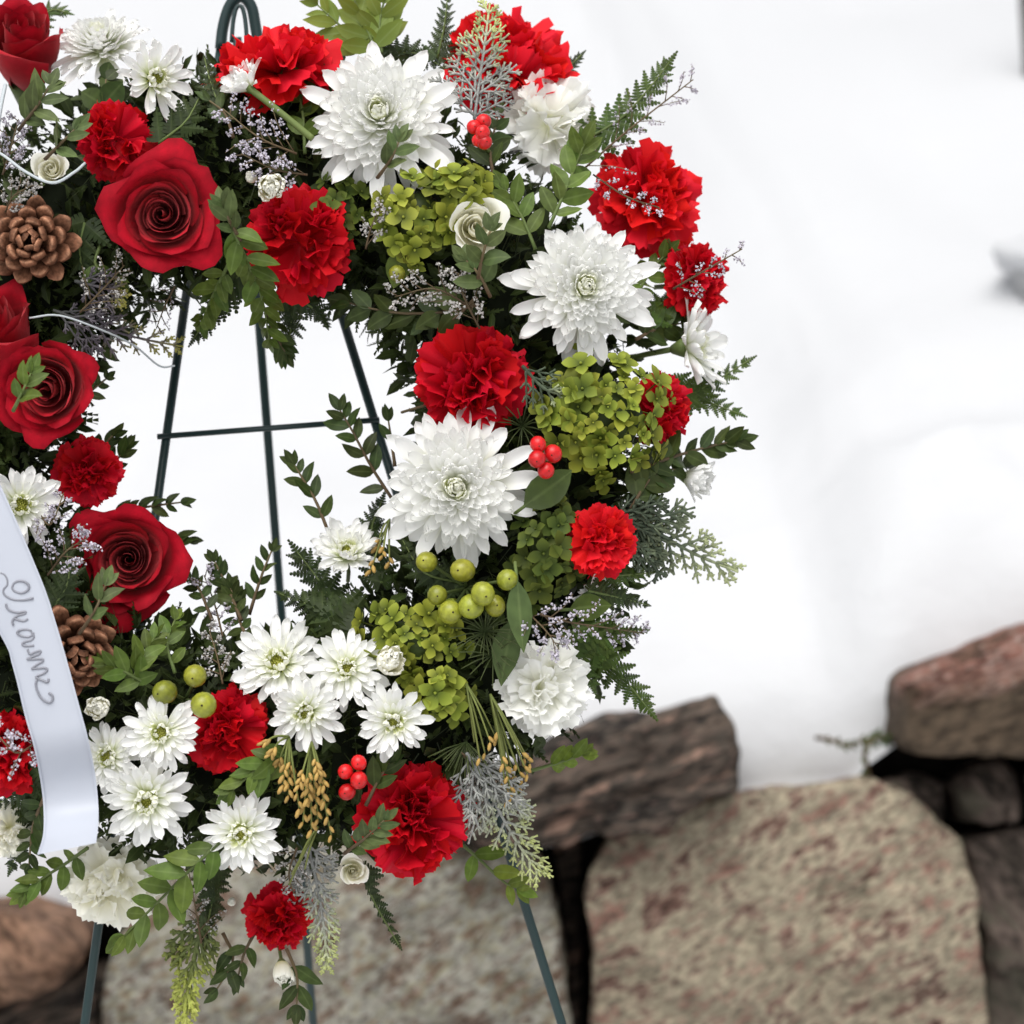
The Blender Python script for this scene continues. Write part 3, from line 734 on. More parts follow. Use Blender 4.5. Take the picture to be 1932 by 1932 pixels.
def _sep():
    mb = MB()
    for k in range(5):
        M = rz(k * 2 * PI / 5) @ tr(0.15, 0, -1.05) @ ry(math.radians(-28))
        mb.add([(0, -0.25, 0), (0, 0.25, 0), (0.55, 0.3, 0.02), (0.55, -0.3, 0.02), (0.95, 0, 0.1)], [(0, 1, 2, 3), (3, 2, 4)], [(0, 0), (0, 1), (.5, 1), (.5, 0), (1, .5)], M)
    return mb.mesh('sepals', M_STEM)
SEPAL = _sep()
_b = MB(); _b.ball((0, 0, 1.03), 0.10, 6, 4, sq=(1, 1, 0.5)); BTIP = _b.mesh('tip', M_DOT)

def cone_scale():
    vs = []; uv = []; fs = []
    prof = [(0, 0.10, 0.02), (0.35, 0.22, 0.05), (0.7, 0.36, 0.09), (0.92, 0.36, 0.13), (1.03, 0.24, 0.11)]
    for t, w, th in prof:
        for s in (-1, -0.5, 0, 0.5, 1):
            vs.append((t - 0.10 * s * s * (t > 0.6), s * w, 0.16 * t * t - 0.10 * s * s * w + th * (1 - 0.4 * s * s))); uv.append((min(1, t), 0.5 + .5 * s))
    n = len(vs)
    for t, w, th in prof:
        for s in (-1, -0.5, 0, 0.5, 1):
            vs.append((t - 0.10 * s * s * (t > 0.6), s * w, 0.16 * t * t - 0.10 * s * s * w - th)); uv.append((min(0.6, t), 0.5 + .5 * s))
    for i in range(4):
        for j in range(4):
            b = i * 5 + j; fs.append((b, b + 1, b + 6, b + 5)); fs.append((n + b, n + b + 5, n + b + 6, n + b + 1))
        fs.append((i * 5, (i + 1) * 5, n + (i + 1) * 5, n + i * 5)); fs.append((i * 5 + 4, n + i * 5 + 4, n + (i + 1) * 5 + 4, (i + 1) * 5 + 4))
    for j in range(4): fs.append((20 + j, 21 + j, n + 21 + j, n + 20 + j))
    mb = MB(); mb.add(vs, fs, uv); return mb.mesh('scale', M_CONE)
CSCALE = cone_scale()
def pinecone(label, x, y, R, nx, ny, df=0.0):
    T = thing('pinecone', label, 'pinecone', flower_M(x, y, R, nx, ny, df), 'pinecones in the wreath')
    N = 36
    for i in range(N):
        t = (i + 0.5) / N; a = i * 2.399963
        z = 0.42 - 0.80 * t; el = 78 - 84 * t ** 0.8 + rd(-5, 5)
        ln = 0.34 + 0.52 * t ** 0.6
        part('scale', CSCALE, T, rz(a) @ tr(0.05 + 0.13 * t, 0, z) @ ry(-math.radians(el)) @ rx(rd(-0.15, 0.15)) @ sc(ln, ln * (0.80 - 0.14 * t), ln * 1.15))
    mb = MB(); mb.ball((0, 0, -0.1), 0.22, 9, 7, sq=(1, 1, 2.0)); part('core', mb.mesh('core', M_CORE), T)
    return T

# leaves
def leaf_set(m, w=0.20, seeds=6, bend=0.45, tip=0.0):
    out = []
    for i in range(seeds):
        b = bend * rd(-1.2, 0.6)
        out.append(blade(6, 2, lambda t: w * (math.sin(PI * min(1, t ** 0.85 * 0.985 + 0.015)) ** (0.8 + tip)) + 0.004, lambda t, s: 0.10 * w * 5 * abs(s) * math.sin(PI * t) * rd(0.2, 0.8), b, 'leaf', m, twist=rd(-0.5, 0.5)))
    return out
LEAF = {'box': leaf_set(M_BOX, 0.235), 'light': leaf_set(M_BOXL, 0.225), 'dark': leaf_set(M_BOXD, 0.22), 'grey': leaf_set(M_GREY, 0.21), 'broad': leaf_set(M_BOX, 0.24, tip=0.2), 'salal': leaf_set(M_GREY, 0.22, tip=0.2),
        'bright': leaf_set(M_FERNL, 0.17, tip=0.3)}

def pinna(m, lobes=7, w=0.24, seed=0):
    rs = random.Random(seed); vs = []; fs = []; uv = []
    for k in range(lobes + 1):
        t = k / lobes; vs.append((t, 0, 0.02)); uv.append((t, 0.5))
    for sgn in (-1, 1):
        for k in range(lobes):
            t = k / lobes; tn = (k + 1) / lobes
            wd = w * (1 - t) ** 0.75 * (0.75 + 0.25 * math.sin(PI * min(1, t * 2 + 0.2))) * rs.uniform(0.9, 1.1)
            b = len(vs)
            vs += [(t + 0.02, sgn * wd * 0.55, -0.01), (t + 0.7 / lobes + 0.25 * wd, sgn * wd, -0.03), (tn + 0.10 / lobes, sgn * wd * 0.62, -0.015), (t + 0.45 / lobes, sgn * wd * 0.98, -0.025)]
            uv += [(t, 0.5 + sgn * .25), (t, 0.5 + sgn * .5), (tn, 0.5 + sgn * .25), (t, 0.5 + sgn * 0.5)]
            fs += [(k, b, b + 3, b + 1, b + 2, k + 1) if sgn > 0 else (k + 1, b + 2, b + 1, b + 3, b, k)]
    mb = MB(); mb.add(vs, fs, uv); me = mb.mesh('leaflet', m, smooth=False); return me
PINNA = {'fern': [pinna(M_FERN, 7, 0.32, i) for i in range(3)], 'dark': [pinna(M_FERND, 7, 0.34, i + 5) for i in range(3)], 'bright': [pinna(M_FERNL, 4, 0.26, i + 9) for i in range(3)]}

def path3(pts, df):
    out = []
    for q in pts:
        x, y = q[0], q[1]; e = q[2] if len(q) > 2 else 0.0
        out.append(P(x, y, surf(x, y) + df + e))
    return out

def leaf_M(base, d, n, L_, wk=1.0):
    d = d.normalized(); n = (n - d * n.dot(d))
    if n.length < 1e-4: n = UP
    n.normalize(); y = n.cross(d)
    M = Matrix((d * L_, y * L_ * wk, n * L_)).transposed().to_4x4(); M.translation = base
    return M

def sprig(label, pts, L_, col='box', df=0.02, spacing=None, ang=48, group='boxwood sprigs', name='boxwood_sprig', wk=1.0, stemr=0.9, end=True, start=0.12):
    q = path3(pts, df); base = q[0].copy()
    T = thing(name, label, 'foliage', Matrix.Translation(base), group)
    tot = sum((b - a).length for a, b in zip(q, q[1:]))
    sp = (spacing or L_ * 0.42) * K
    n = max(2, int(tot / sp))
    S = spline([p - base for p in q], n + 1)
    mb = MB(); mb.tube(spline([p - base for p in q], max(8, n + 2)), stemr * 0.0016, stemr * 0.0007, 5)
    part('stem', mb.mesh('stem', M_STEM if col in ('box', 'light', 'bright', 'broad') else M_TWIG), T)
    for i in range(n + 1):
        t = i / n
        if t < start: continue
        tg = (S[min(i + 1, n)] - S[max(i - 1, 0)]).normalized()
        sd = BK.cross(tg).normalized()
        ph = (0 if i % 2 else 1) * rd(0.2, 0.7)
        for sg in (-1, 1):
            if random.random() < 0.06: continue
            a = math.radians(ang + rd(-16, 16)) * (1 - 0.35 * t)
            side = (sd * math.cos(ph) * sg + BK * (math.sin(ph) * sg * 0.8 + rd(-0.15, 0.35))).normalized()
            d = tg * math.cos(a) + side * math.sin(a)
            nn = BK + sd * rd(-0.55, 0.55) + tg * rd(-0.5, 0.3) + UP * 0.25
            ll = L_ * K * rd(0.78, 1.1) * (0.72 + 0.5 * math.sin(PI * min(1, 0.25 + 0.7 * t)) - 0.12)
            part('leaf', random.choice(LEAF[col]), T, leaf_M(S[i], d, nn, ll, wk))
    if end:
        tg = (S[n] - S[n - 1]).normalized()
        part('leaf', random.choice(LEAF[col]), T, leaf_M(S[n], tg + BK * rd(-0.2, 0.2), BK + RT * rd(-.5, .5), L_ * K * 0.8, wk))
    return T

def fern(label, pts, wid, col='fern', df=0.0, n=None, group='leatherleaf fern fronds', oneside=0, name='fern_frond', ang=58):
    q = path3(pts, df); base = q[0].copy()
    T = thing(name, label, 'foliage', Matrix.Translation(base), group)
    tot = sum((b - a).length for a, b in zip(q, q[1:]))
    n = n or max(5, int(tot / (wid * K * 0.30)))
    S = spline([p - base for p in q], n + 1)
    mb = MB(); mb.tube(S, 0.0011, 0.0004, 5); part('stem', mb.mesh('stem', M_STEM), T)
    pl = (RT * rd(-0.25, 0.25) + UP * rd(0.0, 0.3))
    for i in range(n):
        t = i / n
        tg = (S[min(i + 1, n)] - S[max(i - 1, 0)]).normalized(); sd = (BK + pl).cross(tg).normalized()
        for sg in ((-1, 1) if not oneside else (oneside,)):
            a = math.radians(ang + rd(-7, 7)) * (1 - 0.3 * t)
            d = tg * math.cos(a) + sd * sg * math.sin(a) - (BK + pl) * rd(0.0, 0.25)
            ll = wid * K * 0.86 * (1 - 0.72 * t ** 1.2) * rd(0.85, 1.12)
            part('leaflet', random.choice(PINNA[col]), T, leaf_M(S[i] + tg * (0.3 * sg * wid * K * 0.1), d, BK + pl + RT * rd(-.2, .2), ll, 1.15))
    tg = (S[n] - S[n - 1]).normalized()
    part('leaflet', random.choice(PINNA[col]), T, leaf_M(S[n - 1], tg, BK + pl, wid * K * 0.55, 1.0))
    return T

def cedar(label, pts, wid, m, df=0.02, n=9, group='cedar sprays', r=1.0, dens=1.0, name='cedar_spray', ang=42):
    q = path3(pts, df); base = q[0].copy()
    T = thing(name, label, 'foliage', Matrix.Translation(base), group)
    S = spline([p - base for p in q], 40)
    mb = MB(); mb.tube(S[::2], 0.0017 * r, 0.0010 * r, 5, knob=0.15); part('stem', mb.mesh('stem', m), T)
    tot = sum((b - a).length for a, b in zip(S, S[1:]))
    for i in range(n):
        t = (i + 0.5) / n * 0.96
        j = min(38, int(t * 39)); p = S[j]; tg = (S[j + 1] - S[max(0, j - 1)]).normalized(); sd = BK.cross(tg).normalized()
        for sg in (-1, 1):
            mb = MB()
            ln = wid * K * (1.0 - 0.78 * t) * rd(0.8, 1.15)
            a = math.radians(ang + rd(-8, 8)); d = (tg * math.cos(a) + sd * sg * math.sin(a) + BK * rd(-0.28, 0.28)).normalized()
            e = p + d * ln + tg * ln * 0.18 + UP * (-0.08 * ln)
            br = spline([p, p.lerp(e, 0.5) + BK * rd(-0.004, 0.004), e], 10)
            ue = min(1, t + 0.30)
            mb.tube(br, 0.0013 * r, 0.0008 * r, 5, u0=t * 0.9, u1=ue, knob=0.22)
            k = max(2, int(ln / (0.0085 / dens)))
            for u in range(1, k + 1):
                v = u / (k + 0.6); jj = min(8, int(v * 9)); b0 = br[jj]
                t2 = (br[jj + 1] - br[jj]).normalized(); s2 = BK.cross(t2).normalized()
                for g in (-1, 1):
                    l2 = ln * 0.42 * (1 - 0.55 * v) * rd(0.7, 1.25)
                    aa = math.radians(40 + rd(-10, 10)); d2 = (t2 * math.cos(aa) + s2 * g * math.sin(aa) + BK * rd(-0.35, 0.35)).normalized()
                    e2 = b0 + d2 * l2
                    mb.tube([b0, b0.lerp(e2, 0.33), b0.lerp(e2, 0.66) + t2 * l2 * 0.05, e2 + t2 * l2 * 0.12], 0.0012 * r, 0.0009 * r, 4, u0=t + (ue - t) * v, u1=min(1, ue + 0.15), knob=0.22)
                    if l2 > 0.007:
                        for w_ in (-1, 1):
                            d3 = (d2 + s2 * w_ * 0.8 + BK * rd(-.3, .3)).normalized(); b3 = b0.lerp(e2, 0.55)
                            mb.tube([b3, b3 + d3 * l2 * 0.25, b3 + d3 * l2 * 0.42], 0.0010 * r, 0.0008 * r, 4, u0=ue, u1=min(1, ue + 0.15))
            part('branchlet', mb.mesh('branchlet', m), T)
    return T

def statice(label, pts, wid, m=None, df=0.03, n=12, group='sea lavender sprays', size=1.0, per=9, twig=None, name='sea_lavender'):
    m = m or M_LIMO
    q = path3(pts, df); base = q[0].copy()
    T = thing(name, label, 'foliage', Matrix.Translation(base), group)
    S = spline([p - base for p in q], 30); mb = MB(); fl = MB()
    mb.tube(S[::3] + [S[-1]], 0.0008, 0.0004, 4)
    for i in range(n):
        t = (i + 0.7) / n; j = min(28, int(t * 29)); p = S[j]; tg = (S[j + 1] - S[j]).normalized()
        sd = BK.cross(tg).normalized() * (1 if i % 2 else -1)
        a = math.radians(rd(25, 62)); ln = wid * K * rd(0.5, 1.1) * (1 - 0.55 * t)
        e = p + (tg * math.cos(a) + sd * math.sin(a) + BK * rd(-0.4, 0.4)).normalized() * ln
        br = spline([p, p.lerp(e, 0.5) + tg * ln * 0.08, e], 7); mb.tube(br, 0.0005, 0.0003, 3)
        for _ in range(int(per * 1.9)):
            v = rd(0.3, 1.0); c = p.lerp(e, v) + V((rd(-1, 1), rd(-1, 1), rd(-1, 1))) * 0.0022 * size
            M = Matrix.Translation(c) @ basis(V((rd(-1, 1), rd(-1, 1), rd(-1, 1))) + BK * 0.3, V((rd(-1, 1), rd(-1, 1), rd(-1, 1))), rd(0, 6)) @ sc(0.00115 * size * rd(0.6, 1.35))
            fl.add([(0, 0, -1), (1, 0, 0.3), (-0.5, 0.85, 0.3), (-0.5, -0.85, 0.3), (0.25, 0.4, 0.8)], [(0, 1, 2), (0, 2, 3), (0, 3, 1), (1, 4, 2), (2, 4, 3), (3, 4, 1)], [(0, 0), (1, 0), (1, 0), (1, 0), (1, 0)], M)
    part('stem', mb.mesh('stem', twig or M_TWIG), T)
    part('blossoms', fl.mesh('blossoms', m, smooth=False), T, kind='stuff')
    return T

# ------------------------------------------------------------------ easel
def easel():
    top = P(440, 20, -0.075)
    T = thing('wire_easel', 'dark green wire easel on three legs that carries the flower wreath', 'easel', Matrix.Translation((top.x, top.y, 0)))
    base = V((top.x, top.y, 0))
    def run(a, b, f_a, f_b, to_ground=True):
        p, q = P(a[0], a[1], f_a), P(b[0], b[1], f_b)
        if to_ground:
            k = (p.z - 0.0) / (p.z - q.z); q = p.lerp(q, k)
        return p - base, q - base
    for a, b, fa, fb, r in (((416, 90), (160, 1932), -0.065, -0.045, 0.0033), ((488, 90), (1060, 1932), -0.065, -0.045, 0.0033), ((447, 70), (591, 1932), -0.085, -0.32, 0.0034)):
        p, q = run(a, b, fa, fb)
        mb = MB(); mb.tube([p, p.lerp(q, 0.5), q], r, r, 10); part('leg', mb.mesh('leg', M_EASEL), T)
    mb = MB(); mb.tube([P(297, 824, -0.053) - base, P(716, 792, -0.053) - base], 0.0021, 0.0021, 8); part('crossbar', mb.mesh('crossbar', M_EASEL), T)
    mb = MB()
    mb.tube([p - base for p in spline([P(416, 92, -0.063), P(421, 50, -0.062), P(434, 10, -0.060), P(455, -6, -0.058), P(474, 12, -0.060), P(482, 50, -0.062), P(489, 92, -0.063)], 24)], 0.0042, 0.0042, 10)
    part('hook', mb.mesh('hook', M_EASEL), T)
    mb = MB()
    mb.tube([p - base for p in spline([P(437, 80, -0.045), P(440, 40, -0.045), P(447, 14, -0.045), P(457, 14, -0.045), P(463, 40, -0.045), P(466, 80, -0.045)], 18)], 0.0016, 0.0016, 8)
    part('wire_loop', mb.mesh('wire_loop', M_EASEL), T)
easel()

# ------------------------------------------------------------------ the ring that everything is stuck into
def wreath_ring():
    c = P(RC[0], RC[1], 0.0)
    ux = RT.copy(); uy = (P(RC[0], RC[1] - 300) - P(RC[0], RC[1] + 300)).normalized(); uz = ux.cross(uy).normalized()
    T = thing('evergreen_wreath', 'ring of moss and dark packed evergreen leaves between the flowers', 'wreath', Matrix.Translation(c))
    R0 = RR * K
    def tor(ph, ps, a, b, rr=R0):
        e = ux * math.cos(ph) + uy * math.sin(ph)
        return e * (rr + a * math.cos(ps)) + uz * (b * math.sin(ps)), (e * math.cos(ps) * b + uz * math.sin(ps) * a).normalized(), e
    mb = MB(); vs = []; fs = []; A, B_ = 120, 16
    for i in range(A):
        for j in range(B_):
            p, n, e = tor(2 * PI * i / A, 2 * PI * j / B_, 0.056, 0.034)
            vs.append(p + n * (0.010 * noise.noise(p * 40) + 0.006 * noise.noise(p * 110)))
    for i in range(A):
        for j in range(B_):
            fs.append((i * B_ + j, ((i + 1) % A) * B_ + j, ((i + 1) % A) * B_ + (j + 1) % B_, i * B_ + (j + 1) % B_))
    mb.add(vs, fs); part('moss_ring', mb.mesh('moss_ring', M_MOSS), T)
    rs = random.Random(5)
    fill = MB()
    LV = [(0, 0, 0), (0.3, 0.16, 0.03), (0.3, 0, 0), (0.3, -0.16, 0.03), (0.65, 0.17, 0.02), (0.65, 0, -0.02), (0.65, -0.17, 0.02), (1, 0, -0.08)]
    LF = [(0, 2, 1), (0, 3, 2), (1, 2, 5, 4), (2, 3, 6, 5), (4, 5, 7), (5, 6, 7)]
    LU = [(0, .5), (.3, 1), (.3, .5), (.3, 0), (.65, 1), (.65, .5), (.65, 0), (1, .5)]
    PV = []; PF = []; PU = []
    for k in range(6):
        t = k / 5; PV.append((t, 0, 0)); PU.append((t, 0.5))
    for sg in (1, -1):
        for k in range(5):
            t = k / 5; w = 0.20 * (1 - t) ** 0.7; b = len(PV)
            PV += [(t + 0.02, sg * w * 0.5, 0), (t + 0.22, sg * w, -0.02), (t + 0.2, sg * w * 0.6, 0)]; PU += [(t, .5 + sg * .25), (t, .5 + sg * .5), (t, .5 + sg * .3)]
            PF.append((k, b, b + 1, b + 2, k + 1) if sg < 0 else (k + 1, b + 2, b + 1, b, k))
    def where():
        while True:
            ph = rs.uniform(0, 2 * PI)
            x = RC[0] + RR * math.cos(ph)
            if x > -190: return ph
    for i in range(8500):
        ph = where(); ps = rs.uniform(-0.45, PI + 0.45); k = rs.uniform(0.55, 1.0)
        p, n, e = tor(ph, ps, 0.080 * k, 0.046 * k)
        d = (n * 0.55 + V((rs.gauss(0, 1), rs.gauss(0, 1), rs.gauss(0, 1))) * 0.42).normalized()
        nn = V((rs.gauss(0, 1), rs.gauss(0, 1), rs.gauss(0, 1))) * 0.5 + n
        L_ = rs.uniform(28, 62) * K
        M = leaf_M(p, d, nn, L_, rs.uniform(0.85, 1.25))
        if i % 3: fill.add(LV, LF, LU, M)
        else: fill.add(PV, PF, PU, M)
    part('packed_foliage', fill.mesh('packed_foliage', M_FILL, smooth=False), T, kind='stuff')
    nd = MB()
    for i in range(1500):
        ph = where(); ps = rs.uniform(-0.3, PI + 0.3)
        p, n, e = tor(ph, ps, 0.055, 0.038)
        d = (n * 0.8 + V((rs.gauss(0, 1), rs.gauss(0, 1), rs.gauss(0, 1))) * 0.5).normalized(); L_ = rs.uniform(0.015, 0.036)
        s = d.cross(BK); s = s.normalized() * 0.0005 if s.length > 0.01 else RT * 0.0005
        nd.add([p - s, p + s, p + d * L_], [(0, 1, 2)], [(0, 0), (0, 1), (1, .5)])
    part('moss_needles', nd.mesh('moss_needles', M_NEEDLE, smooth=False), T, kind='stuff')
wreath_ring()

# ------------------------------------------------------------------ white ribbon with its lettering
RL = [(-330, 650, .10), (-250, 800, .12), (-130, 985, .135), (0, 1194, .135), (25, 1256, .135), (49, 1352, .134), (66, 1412, .131), (79, 1481, .116), (84, 1530, .116), (83, 1575, .130), (72, 1612, .150)]
RRT = [(-205, 575, .10), (-125, 725, .12), (-30, 855, .135), (70, 1075, .135), (108, 1185, .135), (150, 1335, .134), (166, 1395, .131), (179, 1460, .116), (185, 1520, .116), (185, 1556, .130), (181, 1590, .150)]
def ribbon():
    Lp = spline([P(*p) for p in RL], 70); Rp = spline([P(*p) for p in RRT], 70)
    base = Lp[35].copy()
    T = thing('ribbon', 'white satin ribbon lettered Gram hanging across the roses', 'ribbon', Matrix.Translation(base))
    vs = []; fs = []; uv = []; nw = 8
    for i, (a, b) in enumerate(zip(Lp, Rp)):
        for j in range(nw + 1):
            s = j / nw
            p = a.lerp(b, s) - base + BK * (0.0022 * math.sin(PI * s) + 0.0010 * math.sin(6 * s + i * 0.13) * max(0, (i - 45) / 25))
            vs.append(p); uv.append((i / 69, s))
    for i in range(69):
        for j in range(nw):
            k = i * (nw + 1) + j; fs.append((k, k + 1, k + nw + 2, k + nw + 1))
    mb = MB(); mb.add(vs, fs, uv); part('band', mb.mesh('band', M_RIB), T)
    for P_, sgn in ((Lp, 1), (Rp, -1)):
        mb = MB(); vs = []; fs = []
        for i, (a, b) in enumerate(zip(Lp, Rp)):
            q = (a if sgn > 0 else b) - base; w = (b - a).normalized() * sgn
            off = BK * (0.0008 + 0.0010 * math.sin(i * 0.13 + (0 if sgn > 0 else 6)) * max(0, (i - 45) / 25))
            vs += [q - w * 0.0004 + off, q + w * 0.0011 + off + BK * 0.0004]
        for i in range(69): fs.append((2 * i, 2 * i + 1, 2 * i + 3, 2 * i + 2))
        mb.add(vs, fs); part('selvage', mb.mesh('selvage', M_RIB), T)
    Z = 4.83 * 1.03520
    strokes = [
        [(8, 575), (45, 590), (72, 640), (70, 690), (40, 725), (36, 765), (70, 800), (140, 828), (230, 830), (318, 812)],
        [(120, 705), (135, 672), (175, 652), (230, 655), (268, 682), (275, 715), (255, 745), (205, 765), (150, 752), (120, 725), (120, 700)],
        [(58, 865), (70, 905), (110, 935), (170, 948), (245, 940), (232, 962), (185, 972), (140, 998), (118, 1035), (128, 1068)],
        [(140, 1005), (190, 1022), (235, 1028), (268, 1008)],
        [(300, 1120), (255, 1108), (200, 1112), (168, 1128), (172, 1150), (215, 1172), (270, 1178), (308, 1160), (318, 1135)],
        [(298, 1128), (322, 1175), (300, 1208), (245, 1222), (214, 1240), (225, 1258), (275, 1264), (325, 1258)],
        [(262, 1295), (285, 1340), (340, 1318), (385, 1310), (372, 1340), (315, 1362), (256, 1388)],
        [(256, 1388), (330, 1388), (405, 1386), (400, 1412), (350, 1440), (300, 1478)],
        [(300, 1478), (370, 1474), (432, 1470), (448, 1492), (410, 1525), (355, 1545), (338, 1560)],
        [(338, 1560), (395, 1585), (450, 1604), (462, 1572)],
        [(352, 1580), (340, 1620), (352, 1680), (385, 1745), (430, 1785), (472, 1795), (498, 1770), (494, 1728), (462, 1706)]]
    for st in strokes:
        pts = []
        for k, q in enumerate(spline([(a, b, 0) for a, b in st], 4 * len(st))):
            x = q.x / Z; y = (1000 + q.y / 4.83) / 1.0352
            t = max(0, min(1, (x - 0) / 140))
            pts.append(P(x, y, 0.1362 + 0.0010 * 0) + BK * 0.0010 - base)
        mb = MB(); mb.tube(pts, 0.00075, 0.00075, 6); part('lettering', mb.mesh('lettering', M_INK), T)
ribbon()

# ------------------------------------------------------------------ flowers
big_mum('largest domed white chrysanthemum at the top of the wreath, below the scarlet carnations', 722, 228, 152, -0.05, 0.16, 0.004)
big_mum('large white chrysanthemum between the cream rose and the big green hydrangea', 1098, 548, 143, 0.12, 0.04, 0.006)
big_mum('large white chrysanthemum with spread outer petals just below the red carnation of the inner edge', 862, 922, 155, 0.02, 0.02, 0.020)

daisy('broad white daisy chrysanthemum, upper left bloom of the cluster beside the green hydrangea', 527, 1252, 98, -0.1, 0.35, 0.006, cup=10)
daisy('narrow petalled white daisy chrysanthemum directly left of the half open white bud', 655, 1262, 84, 0.0, 0.2, 0.010)
daisy('white daisy chrysanthemum in the middle of its cluster, over the gold seed tassel', 578, 1343, 80, -0.12, -0.1, 0.016)
daisy('white daisy chrysanthemum with long drooping lower petals, right above the red berries', 742, 1360, 82, 0.05, -0.1, 0.014, n=(13, 12, 12, 14, 12, 9))
daisy('white daisy chrysanthemum just under the yellow green berries, beside the ribbon', 305, 1383, 82, 0.0, 0.05, 0.020, n=(14, 13, 12, 14, 12, 9))
daisy('white daisy chrysanthemum tucked half behind the edge of the ribbon', 205, 1428, 74, -0.1, 0.1, 0.012)
daisy('white daisy chrysanthemum with rounded petals beside the lower end of the ribbon', 278, 1508, 98, 0.05, -0.12, 0.018)
daisy('single white daisy chrysanthemum near the bottom, left of the gold tassel', 455, 1570, 86, -0.12, -0.1, 0.016, n=(15, 15, 13, 14, 12, 9))
daisy('small white daisy chrysanthemum facing up at the inner edge, left of the green berries', 655, 1045, 76, 0.05, 0.62, 0.016, cup=26)
daisy('white daisy chrysanthemum opening sideways at the top, above the small red carnation', 290, 150, 84, 0.55, 0.05, 0.01, n=(11, 9, 8, 8, 12, 9), cup=14)
big_mum('shaggy white chrysanthemum facing up beside the rose at the very top', 192, 88, 98, -0.1, 0.66, 0.0)
daisy('white daisy chrysanthemum in profile at the outer edge, facing away from the ring', 1296, 655, 104, 0.92, 0.12, 0.0, n=(15, 14, 10, 8, 12, 9), cup=24)
daisy('white daisy chrysanthemum partly covered by the hanging ribbon', 38, 955, 88, 0.25, 0.10, 0.012)
daisy('white daisy petals peeking out from beneath the small red carnation', 1122, 1118, 52, 0.55, -0.45, -0.012, n=(10, 8, 8, 6, 12, 9))

bud('half closed white bud on a long stem in front of the topmost scarlet carnation', 455, 150, 42, -0.60, 0.55, 0.02, openness=44, cream=False)
bud('small round white bud with an open green centre above the dark red carnation', 512, 352, 38, 0.10, -0.25, 0.03, openness=34)
bud('tight greenish white bud next to the round bud over the dark red carnation', 474, 334, 25, -0.2, 0.1, 0.02, openness=10)
bud('half open white bud beside the narrow petalled daisy and the hydrangea', 733, 1250, 40, 0.45, 0.30, 0.02, openness=36)
bud('greenish white bud hanging at the bottom under the small red carnation', 533, 1835, 38, 0.15, -0.62, 0.0, openness=22)
bud('tiny pale green bud in shade above the lowest red carnation', 437, 1702, 20, 0.1, 0.0, 0.0, openness=8)
bud('small half open white bud tucked between ribbon and pinecone', 187, 1335, 36, 0.0, 0.1, 0.02, openness=30, cream=True)
carnation('small ragged cream carnation left of the end of the ribbon', 18, 1568, 50, 0.2, -0.05, 'cream', 0.012, N=34)
bud('white bud in profile beyond the outer edge, under the boxwood tip', 1316, 905, 44, 0.86, -0.2, 0.0, openness=30, cream=False)

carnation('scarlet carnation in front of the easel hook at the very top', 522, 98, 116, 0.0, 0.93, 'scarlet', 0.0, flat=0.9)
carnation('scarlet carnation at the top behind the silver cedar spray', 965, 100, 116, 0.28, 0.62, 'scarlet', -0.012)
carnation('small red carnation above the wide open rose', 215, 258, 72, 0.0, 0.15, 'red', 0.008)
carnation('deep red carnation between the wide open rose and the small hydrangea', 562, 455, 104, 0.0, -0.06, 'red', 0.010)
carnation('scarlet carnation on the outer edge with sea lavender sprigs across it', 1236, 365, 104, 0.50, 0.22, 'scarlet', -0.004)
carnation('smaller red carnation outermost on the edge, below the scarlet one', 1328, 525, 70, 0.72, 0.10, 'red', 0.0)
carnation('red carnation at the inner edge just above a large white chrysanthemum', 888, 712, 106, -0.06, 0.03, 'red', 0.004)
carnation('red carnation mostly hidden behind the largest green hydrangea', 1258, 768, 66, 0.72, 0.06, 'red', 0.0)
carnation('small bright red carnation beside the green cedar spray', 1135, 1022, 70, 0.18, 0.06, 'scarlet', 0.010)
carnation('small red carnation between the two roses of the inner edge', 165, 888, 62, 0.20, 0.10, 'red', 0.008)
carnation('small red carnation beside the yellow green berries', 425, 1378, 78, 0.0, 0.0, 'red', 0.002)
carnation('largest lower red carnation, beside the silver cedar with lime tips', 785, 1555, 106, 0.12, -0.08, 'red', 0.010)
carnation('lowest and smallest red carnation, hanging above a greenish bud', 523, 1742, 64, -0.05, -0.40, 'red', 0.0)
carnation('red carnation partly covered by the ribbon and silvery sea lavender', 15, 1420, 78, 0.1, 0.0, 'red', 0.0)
carnation('white carnation near the top outer edge with a drooping petal', 1050, 228, 92, 0.42, 0.0, 'white', 0.004, N=36)
carnation('white carnation at the lower outer edge above the log shaped stone', 1036, 1298, 88, 0.36, 0.0, 'white', 0.006, N=38)
carnation('cream white carnation at the bottom under the end of the ribbon', 205, 1678, 84, -0.10, -0.30, 'cream', 0.004, N=40)

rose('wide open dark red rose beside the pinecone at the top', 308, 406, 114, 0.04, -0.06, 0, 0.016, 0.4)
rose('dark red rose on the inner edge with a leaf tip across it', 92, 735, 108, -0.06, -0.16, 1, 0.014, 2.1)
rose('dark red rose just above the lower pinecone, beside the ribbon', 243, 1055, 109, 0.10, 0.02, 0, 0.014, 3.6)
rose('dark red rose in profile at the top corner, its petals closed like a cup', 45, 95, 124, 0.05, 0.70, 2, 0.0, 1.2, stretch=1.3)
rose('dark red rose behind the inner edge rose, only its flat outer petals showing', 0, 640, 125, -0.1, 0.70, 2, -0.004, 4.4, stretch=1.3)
rose('cream rose with a leafy sprig across it, beside the upper hydrangea', 897, 430, 74, 0.12, 0.06, 0, 0.012, 0.7, name='cream_rose', group='cream roses')
rose('small cream rosebud above the curl of white wire', 97, 320, 44, 0.05, 0.12, 0, 0.016, 2.7, name='cream_rose', group='cream roses')
